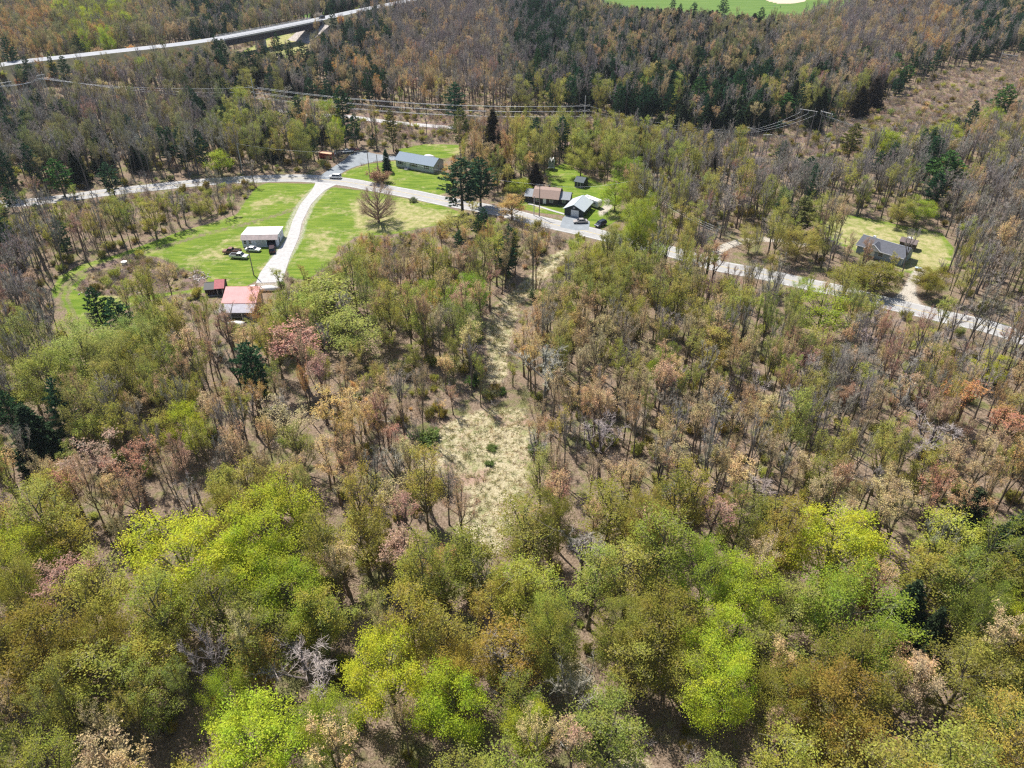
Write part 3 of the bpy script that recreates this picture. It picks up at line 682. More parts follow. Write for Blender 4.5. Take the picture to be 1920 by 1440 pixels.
# grey ranch house
o, a, L = frame((743, 313), (813, 325.5))
h = empty('ranch_house', o, a, 'long grey ranch house with blue-grey roof on the mown lawn above the road', 'house')
MW = mat('grey_siding', (.42, .455, .46), .8, var=.05, wave=(2, .2, .82)); MR = mat('blue_grey_shingles', (.215, .27, .33), .85, var=.12, scale=3, wave=(2, .14, .9))
plinth(h, L, 7.6, z=.55); gable_walls(h, L, 7.6, 3.1, 5.0, MW, .56); gable_roof(h, L, 7.6, 3.1, 5.0, MR, .45)
mb = MB(); mb.box(-.05, L + .05, -.08, -.005, .5, .58); mb.build('trim_board', M_WHITE, h)
for x in (2.2, L - 3.1): window(h, x, 1.45, 1.0, 1.25, shutters=M_BLACKP)
window(h, 8.4, 1.45, 2.0, 1.25, shutters=M_BLACKP); door(h, 5.5, .62, .95, 2.05, M_WHITE)
mb = MB(); mb.box(4.6, 6.4, -1.3, -.01, -.3, .56); mb.box(4.8, 6.2, -1.7, -1.31, -.3, .28); mb.build('steps', M_FND, h)
window(h, 3.6, 1.6, .9, 1.0, y=L, out=1, axis='x')

# white flat-roofed shop
o, a, L = frame((456, 464), (521.5, 463)); a += R(0)
s = empty('workshop', o, a, 'white garage workshop with brilliant white roof beside the gravel drive', 'workshop')
MWB = mat('white_block_wall', (.62, .66, .72), .85, var=.12, scale=1.2, wave=(2, .4, .9)); MWR = mat('white_metal_roof', (.82, .82, .80), .5, var=.03, scale=.5); MFA = mat('mottled_shaded_mansard', (.30, .26, .25), .9, col2=(.52, .42, .40), scale=1.0)  # front slope mottled brown-grey, its shade beside the lit roof painted in
D = 8.6; plinth(s, L, D, z=.1); mb = MB()
gx0, gx1 = L * .70, L * .955
mb.prism([(0, .11), (.25, .11), (.25, 2.75), (0, 2.75)], 0, gx0); mb.prism([(0, .11), (.25, .11), (.25, 2.75), (0, 2.75)], gx1, L); mb.prism([(0, 2.35), (.25, 2.35), (.25, 2.75), (0, 2.75)], gx0, gx1)
mb.prism([(D - .25, .11), (D, .11), (D, 2.9), (D - .25, 2.9)], .26, L - .26); 
for x in (0, L - .25): mb.prism([(.255, .11), (D, .11), (D, 2.92), (1.6, 3.55), (.255, 2.8)], x, x + .25)
mb.build('wall', MWB, s); mb = MB(); slab(mb, (1.25, 3.62), (D + .35, 2.98), -.3, L + .3, .14); mb.build('roof', MWR, s)
mb = MB(); mb.prism([(-.35, 2.62), (-.2, 2.6), (1.24, 3.6), (1.24, 3.76)], -.3, L + .3); mb.build('mansard', MFA, s)
mb = MB(); mb.box(gx0 + .01, gx1 - .01, 4.5, 4.6, .11, 2.6); mb.build('bay_dark_sheet', M_DARK, s)  # near-black sheet across the open bay, the inner darkness put into its colour
mb = MB(); mb.box(.3, L - .3, .27, D - .3, .105, .13); mb.build('floor', M_PAD, s)
for x in (.9, 2.5): window(s, x, 1.2, .75, 1.05)
window(s, 5.2, 1.6, 1.0, 1.0, y=L, out=1, axis='x'); door(s, 2.7, .12, .9, 2.0, M_DARK, y=L, out=1, axis='x')
mb = MB(); mb.box(4.4, gx0 - .4, -.05, -.004, .5, 2.2); mb.build('plywood_panel', mat('weathered_plywood', (.42, .42, .41), .9, col2=(.5, .52, .55), scale=2), s)

# dark garage with pale roof
o, a, L = frame((1058, 403), (1093, 409))
g = empty('garage', o, a, 'dark green detached garage with pale grey roof and one white door', 'garage')
MGW = mat('dark_green_siding', (.03, .043, .042), .8, var=.1, wave=(2, .2, .85)); MGR = mat('pale_grey_shingles', (.42, .47, .50), .85, var=.07, scale=3)
D = 9.2; plinth(g, L, D, z=.1); gable_walls(g, L, D, 2.5, 4.2, MGW, .11, axis='y'); gable_roof(g, L, D, 2.5, 4.2, MGR, .45, axis='y')
door(g, L * .56, .12, 2.6, 2.15, M_WHITE, name='garage_door'); window(g, 5, 1.1, .9, .9, y=L, out=1, axis='x'); window(g, L * .5, 2.9, .5, .5)

# brown-roofed house, with lower wings
o, a, L = frame((984, 380), (1066, 388))
b = empty('brown_roof_house', o, a, 'dark house under a brown barn-style roof with lower grey wings at both ends', 'house')
MBR = mat('brown_shingles', (.36, .26, .215), .9, var=.12, scale=2.5, wave=(2, .14, .9)); MGG = mat('slate_grey_roofing', (.21, .235, .27), .6, var=.1, wave=(0, .6, .75)); MBW = mat('dark_brown_siding', (.05, .042, .04), .8, var=.15, wave=(2, .2, .85))
x0, x1 = L * .2, L * .76; D = 7.2
mb = MB(); prof = [(0, .3), (D, .3), (D, 2.6), (D * .72, 4.5), (D * .5, 5.0), (D * .28, 4.5), (0, 2.6)]; mb.prism(prof, x0, x1); mb.build('wall', MBW, b)
mb = MB()
for p, q in (((-.5, 2.35), (D * .28, 4.53)), ((D * .28, 4.53), (D * .5, 5.04)), ((D * .5, 5.04), (D * .72, 4.53)), ((D * .72, 4.53), (D + .5, 2.35))): slab(mb, p, q, x0 - .35, x1 + .35, .13)
rf = mb.build('roof', MBR, b); mb = MB(); mb.box(x0 + 4.4, x0 + 4.9, D * .6, D * .6 + .5, 4.4, 5.7); mb.build('chimney', M_STEEL, rf)
for wx0, wx1 in ((0, x0 - .36), (x1 + .36, L)):
    gable_walls(b, wx1 - wx0, D - 1.2, 2.4, 3.9, MBW, .3, x0=wx0, y0=.6); gable_roof(b, wx1 - wx0 - .02, D - 1.2, 2.4, 3.9, MGG, .34, x0=wx0 + .01, y0=.6)
plinth(b, L, D - 1.3, y0=.65, z=.29)
for x in (x0 + 1.5, x0 + 6.4): window(b, x, 1.1, 1.1, 1.1)
door(b, x0 + 4.0, .35, .95, 2.0, M_WHITE); window(b, 3.4, 1.2, .8, .9, y=L, out=1, axis='x'); window(b, (x1 + L) / 2, 1.1, 1.0, .9, y=.6)
# dark shed behind
def shed(pa, pb, D, wh, rh, mw, mr, label, name='garden_shed', cat='shed', axis='x', dmat=None):
    o, a, L = frame(pa, pb); q = empty(name, o, a, label, cat); plinth(q, L, D, z=.1); gable_walls(q, L, D, wh, rh, mw, .11, axis=axis); gable_roof(q, L, D, wh, rh, mr, .25, axis=axis)
    door(q, L * .5, .12, min(1.2, L * .4), 1.85, dmat or M_WHITE); return q, L
MSH = mat('black_shed_siding', (.035, .045, .055), .7, var=.2, wave=(0, .3, .8)); MSR = mat('dark_shed_roof', (.06, .085, .10), .7, var=.15)
q, L = shed((1077, 350.5), (1093, 353.5), 4.4, 2.2, 3.4, MSH, MSR, 'black garden shed under trees at the edge of the green back lawn', dmat=MSH)
# grey-green playhouse on legs
o, a, L = frame((1028, 319), (1039, 319.5))
p = empty('playhouse', o, a, 'narrow grey-green play tower with peaked roofs at the top of the back lawn', 'playhouse')
MPL = mat('grey_green_boards', (.26, .31, .29), .8, var=.1, wave=(0, .25, .8)); mb = MB()
for x in (.1, L - .1):
    for y in (.1, 2.3): mb = MB(); mb.tube((x, y, -.3), (x, y, 1.2), .07, .07, 5); mb.build('leg', M_RAIL, p)
pass; gable_walls(p, L, 2.4, 3.1, 3.6, MPL, 1.2, axis='x')
for k in (0, 1): gable_roof(p, L / 2 - .15, 2.4, 3.1, 4.4, M_WHITE, .05, x0=k * L / 2 + .05, axis='y')
window(p, L * .7, 1.9, .5, .6); mb = MB(); mb.box(-.1, L + .1, -.7, -.01, 1.1, 1.2); mb.build('platform', M_WHITE, p)

# right-hand ranch with dormer
o, a, L = frame((1604, 474), (1688, 499.5))
r = empty('dormer_house', o, a, 'dark slate-roofed ranch house with a small white front gable among trees on the right', 'house')
MSL = mat('slate_blue_shingles', (.10, .105, .125), .85, var=.2, scale=1.5, wave=(2, .14, .9)); MSB = mat('slate_blue_siding', (.27, .34, .38), .8, var=.06, wave=(2, .2, .85)); D = 8.2
plinth(r, L, D, z=.35); gable_walls(r, L, D, 2.9, 4.6, MSB, .36); gable_roof(r, L, D, 2.9, 4.6, MSL, .5)
mb = MB(); mb.box(-.5, L + .5, D / 2 - .12, D / 2 + .12, 4.74, 4.80); mb.build('ridge_cap', mat('pale_ridge_cap', (.33, .36, .42), .7), r)
mb = MB(); mb.box(-.5, L + .5, -.62, -.52, 2.62, 2.84); mb.build('gutter', M_WHITE, r)
gx = L * .36; mb = MB(); mb.prism([(gx - 2.1, 2.75), (gx + 2.1, 2.75), (gx, 4.35)], -1.0, -.9, axis='y'); mb.build('gable_end', M_WHITE, r)
gable_roof(r, 4.2, 3.4, 2.85, 4.42, MSL, .15, x0=gx - 2.1, y0=-.85, axis='y', name='dormer_roof')
for s_ in (-1, 1):
    mb = MB(); d = Vector((s_ * 2.25, -1.62)); slab(mb, (gx, 4.57), (gx + d.x * 1.08, 4.57 + d.y * 1.08), -1.28, -1.01, .22, axis='y'); mb.build('fascia', M_WHITE, r)
window(r, L - 2.6, 1.1, 1.1, 1.35); window(r, L - 6.5, 1.2, 1.4, 1.1); window(r, 3, 1.2, 1.2, 1.2); door(r, gx, .4, 1, 2.05, M_WHITE); mb = MB(); mb.box(L + .004, L + .09, -.02, .1, .36, 2.8); mb.build('corner_board', M_WHITE, r)
mb = MB(); mb.box(1.8, 2.6, D * .78, D * .86, 3.6, 4.25); mb.build('roof_vent', M_WHITE, r)
MBS = mat('dark_brown_shed_boards', (.05, .032, .028), .8, var=.15, wave=(0, .3, .8)); MBSR = mat('brown_shed_roof', (.17, .13, .125), .8)
q, L = shed((1684, 464.5), (1713, 471.5), 3.2, 2.3, 3.1, MBS, MBSR, 'long dark brown shed standing behind the dormer house', dmat=MBS)

# red-roofed house below the lawn
o, a, L = frame((417, 596), (479, 596))
h = empty('red_roof_house', o, a, 'house with faded red metal roof half hidden behind trees below the lawn', 'house')
MRD = mat('faded_red_metal', (.56, .24, .24), .6, var=.16, scale=.7, wave=(0, .5, .86)); MLG = mat('weathered_grey_roofing', (.36, .35, .39), .85, var=.15, scale=1); MWL = mat('grey_house_siding', (.30, .29, .30), .85, var=.1, wave=(2, .2, .85))
D = 8.6; plinth(h, L, D, z=.3); mb = MB(); mb.prism([(1.2, .31), (D, .31), (D, 3.2), (7.6, 5.2), (1.2, 3.0)], .1, L); mb.build('wall', MWL, h)
mb = MB(); slab(mb, (1.9, 3.3), (7.6, 5.35), -.2, L + .3, .12); slab(mb, (7.6, 5.35), (D + .5, 4.3), -.2, L + .3, .12); mb.build('roof', MRD, h)
mb = MB(); slab(mb, (-1.6, 2.4), (1.88, 3.2), -.3, L + .3, .1); mb.build('porch_roof', MLG, h)
for x in (.1, L / 3, 2 * L / 3, L - .1): mb = MB(); mb.tube((x, -1.3, -.5), (x, -1.3, 2.4), .07, .07, 6); mb.build('porch_post', M_WHITE, h)
for x in (2, 5, 8.5): window(h, x, 1.1, 1.1, 1.1, y=1.2)
door(h, 6.7, .35, .95, 2.0, M_DARK, y=1.2)
o, a, L = frame((386, 556), (417, 560)); a += R(22)
q = empty('barn', o, a, 'small dark barn with red upper gable and black lean-to beside the red-roofed house', 'barn')
MRB = mat('red_barn_metal', (.42, .12, .13), .7, var=.25); MBK = mat('black_lean_roof', (.02, .02, .025), .6)
plinth(q, L, 4.9, z=.2); gable_walls(q, L * .42, 5, 2.4, 3.7, MBS, .21, x0=L * .58); gable_roof(q, L * .42, 5, 2.4, 3.7, MRB, .3, x0=L * .58)
gable_walls(q, L * .5, 4.4, 2.0, 2.9, MBS, .21, x0=0, y0=.3); gable_roof(q, L * .5, 4.4, 2.0, 2.9, MBK, .25, x0=0, y0=.3, name='lean_to_roof'); door(q, L * .79, .22, 1.3, 2, M_DARK)

# ------------------------------------------------------------------ vehicles
M_TYRE = mat('tyre', (.02, .02, .02), .9); M_RIM = mat('rim', (.4, .4, .41), .4, .7); M_LAMP = mat('headlight', (.75, .75, .72), .15); M_TAIL = mat('tail_light', (.45, .02, .02), .3)
PROF = {   # side outline (x from nose, z), cabin outline, wheels, width
    'sedan': ([(0, .35), (0, .72), (.9, .86), (1.45, .92), (4.1, .95), (4.75, .9), (4.8, .35)], [(1.35, .92), (2.05, 1.42), (3.35, 1.43), (4.15, .95)], (.9, 3.85), 1.8),
    'suv': ([(0, .4), (0, .9), (.95, 1.05), (4.6, 1.08), (4.7, .4)], [(1.1, 1.06), (1.65, 1.72), (4.2, 1.75), (4.62, 1.08)], (.9, 3.8), 1.9),
    'pickup': ([(0, .45), (0, .95), (1.15, 1.08), (3.3, 1.1), (3.3, 1.1), (5.5, 1.12), (5.55, .45)], [(1.3, 1.08), (1.85, 1.78), (3.0, 1.8), (3.3, 1.1)], (1.0, 4.4), 1.95)}
def car(kind, px, to, label, paint, rough=.3, cat=None, group=None, name=None):
    c = G(*px); t = G(*to); az = math.atan2(t.y - c.y, t.x - c.x) + math.pi      # nose looks to 'to'; local nose at x=0
    body, cab, wh, W = PROF[kind]; L = max(p[0] for p in body)
    ca, sa = math.cos(az), math.sin(az); org = (c.x - ca * L / 2, c.y - sa * L / 2, H(c.x, c.y) + .07)
    root = empty(name or {'sedan': 'car', 'suv': 'suv', 'pickup': 'pickup_truck'}[kind], org, az, label, cat or {'sedan': 'car', 'suv': 'suv', 'pickup': 'pickup truck'}[kind], group)
    mb = MB(); mb.prism(body, -W / 2, W / 2, axis='y'); o = mb.build('body', paint, root, bevel=.07)
    if kind == 'pickup':
        mb = MB(); mb.box(3.45, 5.4, -W / 2 + .14, W / 2 - .14, 1.121, 1.13); mb.build('truck_bed', M_DARK, root)
        mb = MB(); 
        for y in (-1, 1): mb.box(3.35, 5.5, y * (W / 2 - .09) - .05, y * (W / 2 - .09) + .05, 1.125, 1.28)
        mb.box(5.4, 5.5, -W / 2 + .15, W / 2 - .15, 1.13, 1.28); mb.build('bed_side', paint, root)
    # glasshouse tapers inwards
    zt = max(p[1] for p in cab); n = len(cab); mb = MB(); vs = []
    for s in (-1, 1):
        for x, z in cab: y = s * (W / 2 - .06 - (.2 if z > zt - .1 else 0)); vs.append((x, y, z))
    mb.add(vs, [(k, (k + 1) % n, n + (k + 1) % n, n + k) for k in range(n)] + [tuple(range(n)), tuple(range(n, 2 * n))]); mb.build('windows', M_GLASS, root)
    rx0, rx1 = cab[1][0] - .06, cab[2][0] + .06; mb = MB(); mb.box(rx0, rx1, -W / 2 + .22, W / 2 - .22, zt - .03, zt + .04); mb.build('roof', paint, root, bevel=.03)
    for s in (-1, 1):
        xm = (cab[1][0] + cab[2][0]) / 2
        for q0, q1 in (((xm, s * (W / 2 - .07), cab[0][1]), (xm, s * (W / 2 - .25), zt)), ((cab[2][0], s * (W / 2 - .24), zt), (cab[3][0], s * (W / 2 - .05), cab[3][1])), ((cab[1][0], s * (W / 2 - .24), zt), (cab[0][0], s * (W / 2 - .05), cab[0][1]))):
            mb = MB(); mb.tube(q0, q1, .055, .055, 4); mb.build('pillar', paint, root)
    for x in wh:
        for s in (-1, 1):
            y = s * (W / 2 - .1); mb = MB(); mb.tube((x, y - .12, .34), (x, y + .12, .34), .34, .34, 14); wo = mb.build('wheel', M_TYRE, root)
            mb = MB(); mb.tube((x, y + s * .121, .34), (x, y + s * .135, .34), .2, .2, 10); mb.build('rim', M_RIM, wo)
    for s in (-1, 1):
        mb = MB(); mb.box(-.03, .03, s * (W / 2 - .35) - .16, s * (W / 2 - .35) + .16, .62, .78); mb.build('headlight', M_LAMP, root)
        mb = MB(); mb.box(L - .06, L + .02, s * (W / 2 - .25) - .12, s * (W / 2 - .25) + .12, .7, .85); mb.build('tail_light', M_TAIL, root)
    return root
P_WHITE = mat('white_car_paint', (.74, .74, .74), .25, var=.02); P_BLACK = mat('black_car_paint', (.012, .012, .015), .2); P_TAN = mat('silver_tan_paint', (.46, .42, .40), .3, .3)
P_RUST = mat('rusty_truck_paint', (.10, .035, .03), .7, col2=(.30, .16, .12), scale=2); P_SILV = mat('pale_silver_paint', (.6, .62, .63), .3, .2); P_BLUE = mat('dark_blue_paint', (.02, .03, .06), .3); P_MAROON = mat('dark_maroon_paint', (.035, .01, .01), .3)
car('suv', (629, 334.5), (600, 333.5), 'white suv driving left past the side road junction', P_WHITE)
car('suv', (598, 34), (640, 25), 'black suv crossing the highway bridge', P_BLACK)
bpy.context.view_layer.update()
# put the bridge car on the deck
for ob in COL.objects:
    if ob.get('label') == 'black suv crossing the highway bridge':
        c = G(603, 35, HZ, False); d2 = ddir; ob.location = (c.x - d2.x * 2, c.y - d2.y * 2, HZ + .02); ob.rotation_euler.z = math.atan2(d2.y, d2.x)
car('sedan', (1088, 418), (1060, 419), 'silver-tan sedan parked on the driveway in front of the garage', P_TAN)
car('suv', (1126, 423.5), (1112, 430), 'dark blue suv parked at the grass edge by the roadside', P_BLUE)
car('pickup', (449, 484), (500, 487), 'pale silver pickup parked on the lawn left of the utility pole', P_SILV)
car('pickup', (436, 475), (400, 474), 'rusty brown old pickup parked behind the silver one', P_RUST)
car('sedan', (475, 471), (515, 473), 'white car parked against the wall of the white workshop', P_WHITE)
car('suv', (511, 471.5), (511, 440), 'dark maroon van nosed up to the open workshop bay', P_MAROON, name='van', cat='van')
car('pickup', (634, 290), (620, 297), 'dark blue pickup parked beside the red container', P_BLUE)
car('sedan', (652, 286), (675, 282), 'white car among scrap at the back of the parking pad', P_WHITE)
car('sedan', (663, 284), (690, 280), 'maroon car at the back of the parking pad', mat('maroon_paint', (.25, .06, .05), .4))
car('sedan', (1190, 368), (1230, 365), 'white car parked under trees right of the camping trailer', P_WHITE)
car('pickup', (1529, 440), (1529, 470), 'red and white pickup facing the camera under the spreading pine', mat('red_car_paint', (.42, .03, .03), .3))
car('sedan', (1550, 457), (1590, 458), 'dark car parked at the left end of the dormer house', P_BLUE)
car('sedan', (477, 545), (500, 543), 'white car parked behind the red-roofed house', P_WHITE)
# boat under a white cover
def loft(secs, name, material, root, smooth=True):
    mb = MB(); n = len(secs[0]); vs = [v for s in secs for v in s]; fs = [(i * n + k, i * n + (k + 1) % n, (i + 1) * n + (k + 1) % n, (i + 1) * n + k) for i in range(len(secs) - 1) for k in range(n)] + [tuple(range(n)), tuple(range(len(vs) - n, len(vs)))]
    mb.add(vs, fs); return mb.build(name, material, root, smooth)
def boat(px, to, label, L=5.5):
    c = G(*px); t = G(*to); az = math.atan2(t.y - c.y, t.x - c.x); root = empty('covered_boat', (c.x, c.y, H(c.x, c.y)), az, label, 'boat'); secs = []
    for i in range(8):
        u = i / 7; x = -L / 2 + L * u; wd = 1.05 * (1 - max(0, u - .45) ** 2 * 2.9) ; hh = 1.0 + .45 * math.sin(math.pi * min(1, u * 1.1)); secs.append([(x, wd * math.cos(th), .55 + (hh - .3) * max(0, math.sin(th)) * .9 + .45 * min(0, math.sin(th)) ) for th in [2 * math.pi * k / 10 for k in range(10)]])
    loft(secs, 'cover', mat('white_boat_cover', (.74, .73, .71), .6, var=.05), root)
    mb = MB(); mb.box(-L / 2 + .3, L / 2 + .6, -.35, -.25, .3, .4); mb.box(-L / 2 + .3, L / 2 + .6, .25, .35, .3, .4); mb.build('trailer_frame', M_STEEL, root)
    for s in (-1, 1): mb = MB(); mb.tube((-.7, s * .95 - .09, .3), (-.7, s * .95 + .09, .3), .3, .3, 12); mb.build('wheel', M_TYRE, root)
boat((507, 545), (560, 545), 'white covered boat on a trailer right of the red-roofed house'); boat((806, 297), (840, 301), 'white covered boat behind the grey ranch house', 4.6)
boat((442, 612), (400, 613), 'white covered boat at the foot of the red-roofed house', 4.4)
# camping trailer
c = G(1110, 386); az = math.atan2(G(1124, 391).y - G(1097, 381).y, G(1124, 391).x - G(1097, 381).x)
t = empty('camping_trailer', (c.x, c.y, H(c.x, c.y)), az, 'white camping trailer parked beside the pale-roofed garage', 'camping trailer')
mb = MB(); mb.prism([(-3.7, .55), (3.3, .55), (3.75, 1.3), (3.6, 2.5), (3.2, 2.9), (-3.5, 2.9), (-3.7, 2.6)], -1.2, 1.2, axis='y'); mb.build('body', mat('white_trailer_skin', (.72, .72, .71), .35, var=.03), t, bevel=.08)
for x in (-2.4, -.6, 2.2): window(t, x, 1.6, .7, .6, y=-1.2)
door(t, .9, .7, .6, 1.85, M_WHITE, y=-1.2); window(t, 0, 1.7, 1.3, .6, y=3.62, out=1, axis='x')
mb = MB(); mb.box(-2.6, -1.9, -.4, .4, 2.91, 3.1); mb.build('roof_vent', M_WHITE, t); mb = MB(); mb.box(3.3, 5.0, -.08, .08, .5, .6); mb.build('hitch', M_STEEL, t)
for x in (-.6, .2):
    for s in (-1, 1): mb = MB(); mb.tube((x, s * 1.05 - .1, .36), (x, s * 1.05 + .1, .36), .36, .36, 12); mb.build('wheel', M_TYRE, t)
# red open container
o, a, L = frame((599, 296.5), (622, 299.5))
d = empty('waste_container', o, a, 'rust-red steel waste container with tan load at the edge of the parking pad', 'container')
MRC = mat('rust_red_steel', (.33, .05, .03), .6, var=.2, scale=1.2); Wd = 2.4; Hh = 2.2; mb = MB(); mb.box(0, L, 0, .1, .15, Hh); mb.box(0, L, Wd - .1, Wd, .15, Hh); mb.box(0, .1, .101, Wd - .101, .15, Hh); mb.box(L - .1, L, .101, Wd - .101, .15, Hh); mb.box(.1, L - .1, .101, Wd - .101, .15, .25); mb.build('container_wall', MRC, d)
mb = MB()
for k in range(7): x = .3 + (L - .6) * k / 6; mb.box(x - .06, x + .06, -.08, -.003, .15, Hh - .05)
mb.build('rib', MRC, d); mb = MB(); mb.box(.12, L - .12, .12, Wd - .12, .3, Hh - .12); mb.build('load', mat('tan_load', (.55, .38, .25), .9, var=.2, scale=2), d)
# blue bin, garden bits
c = G(1721, 507); q = empty('deck_box', (c.x, c.y, H(c.x, c.y)), R(-20), 'small dark blue box with pale lid on the grass beside the dormer house', 'storage box')
mb = MB(); mb.box(-.9, .9, -.5, .5, 0, .8); mb.build('box_body', P_BLUE, q, bevel=.04); mb = MB(); mb.box(-.95, .95, -.55, .55, .805, .93); mb.build('lid', mat('pale_blue_lid', (.5, .6, .7), .5), q, bevel=.03)
for i, (px, py, lb) in enumerate([(234, 496, 'small pale green tub on the rough ground left of the lawn'), (1705, 451, 'white drum behind the brown shed')]):
    c = G(px, py); q = empty('tub', (c.x, c.y, H(c.x, c.y)), 0, lb, 'tub'); mb = MB(); mb.tube((0, 0, 0), (0, 0, .9), .75, .85, 14); mb.build('tub_body', M_WHITE if i else mat('pale_green_plastic', (.45, .55, .5), .5), q); mb = MB(); mb.tube((0, 0, .905), (0, 0, 1.0), .9, .9, 14); mb.build('rim', M_WHITE, q)
# scattered rubble: stones and boards
rng = random.Random(5); MRK = mat('pale_rubble', (.16, .13, .11), .95, col2=(.55, .5, .47), scale=.5)
mb = MB()
for (cx, cy, rx, ry, n) in ((375, 517, 14, 10, 70), (250, 545, 20, 5, 25), (165, 548, 22, 5, 18), (240, 508, 18, 5, 14), (1430, 268, 60, 7, 26), (425, 572, 16, 10, 22), (655, 286, 12, 3, 16), (18, 40, 20, 3, 12), (1620, 265, 60, 6, 14)):
    for k in range(n):
        p = G(cx + rng.gauss(0, rx * .6), cy + rng.gauss(0, ry * .6)); s = rng.uniform(.25, .8); m3 = Matrix.Rotation(rng.uniform(0, 3), 3, 'Z') @ Matrix.Rotation(rng.uniform(-.4, .4), 3, 'X')
        vs = [p + m3 @ Vector((x * s * rng.uniform(.6, 1.2), y * s * rng.uniform(.4, 1), z * s * .5)) for x in (-.5, .5) for y in (-.5, .5) for z in (-.3, .6)]
        mb.add(vs, [(0, 1, 3, 2), (4, 6, 7, 5), (0, 4, 5, 1), (2, 3, 7, 6), (0, 2, 6, 4), (1, 5, 7, 3)])
tag(mb.build('rubble', MRK), 'pale stones, boards and rubble scattered on rough ground', 'rubble', kind='stuff')

# ------------------------------------------------------------------ poles and wires
M_POLE = mat('weathered_pole', (.22, .19, .17), .9, var=.15, scale=4); M_PPALE = mat('pale_pole', (.5, .49, .47), .8, var=.08, scale=4); M_WIRE = mat('aluminium_wire', (.80, .81, .82), .5, 0.0)
def pole(px, top_py, label, pale=False, arm=True, az=0.0, group='wooden utility poles along the road', r=.15):
    c = G(*px); hgt = 5.0
    while hgt < 30 and PJ(c.x, c.y, c.z + hgt)[1] > top_py: hgt += .25
    root = empty('utility_pole', (c.x, c.y, c.z), az, label, 'utility pole', group); mb = MB(); mb.tube((0, 0, -.5), (0, 0, hgt), r * 1.2, r * .8, 8); mb.build('pole', M_PPALE if pale else M_POLE, root)
    if arm:
        mb = MB(); mb.box(-1.1, 1.1, -.05, .05, hgt - .7, hgt - .55); am = mb.build('crossarm', M_PPALE if pale else M_POLE, root)
        for x in (-1, -.4, .4, 1): mb = MB(); mb.tube((x, 0, hgt - .55), (x, 0, hgt - .35), .05, .04, 6); mb.build('insulator', M_WHITE, am)
    return Vector((c.x, c.y, c.z + hgt))
U = {}
U['a'] = pole((476, 516), 461, 'leaning grey utility pole on the lawn below the white workshop', arm=False, group=None)
U['b'] = pole((456, 326), 270, 'pale utility pole in the woods just above the road bend', True, False)
U['c'] = pole((694, 336), 283, 'left of two thin utility poles beside the red bush', arm=False)
U['d'] = pole((711, 340), 290, 'right of two thin utility poles beside the red bush', arm=False)
U['e'] = pole((1011, 406), 347, 'dark utility pole in front of the brown-roofed house', az=.4)
U['f'] = pole((1001, 404), 368, 'short pale pole left of the dark pole by the brown-roofed house', True, False)
U['g'] = pole((1186, 398), 338, 'utility pole with short crossarm behind the roadside trees right of the trailer', az=.3)
U['h'] = pole((1570, 440), 415, 'thin pole behind the dormer house', arm=False) if False else None
def wire(a, b, sag, label, r=.035, group=None, name='power_line'):
    mb = MB(); n = 12; P = []
    for k in range(n + 1):
        u = k / n; q = a.lerp(b, u); q = q - Vector((0, 0, sag * 4 * u * (1 - u))); P.append(q)
    o0 = P[0].copy()
    for p, q in zip(P[:-1], P[1:]): mb.tube(p - o0, q - o0, r, r, 4, cap=False)
    o = mb.build(name, M_WIRE); o.location = o0; tag(o, label, 'cable', group); return o
lead = ['topmost', 'second highest', 'third highest']
for k, (a_, b_, tx) in enumerate((('b', 'c', 'thin service cable along the road from the pale pole to the red bush'), ('d', 'e', 'thin service cable from the red bush to the brown-roofed house'), ('e', 'g', 'thin service cable from the brown-roofed house to the pole right of the trailer'))):
    wire(U[a_], U[b_], 1.6, tx, .025)
gE = Vector(G(1330, 478)) + Vector((0, 0, 9.5)); 
for k in range(3): wire(U['g'] + Vector((0, 0, -.5 - .6 * k)), gE + Vector((0, 0, -.7 * k)), 1.0, lead[k] + ' of three roadside cables dropping right from the pole by the trailer', .03, 'roadside cables')
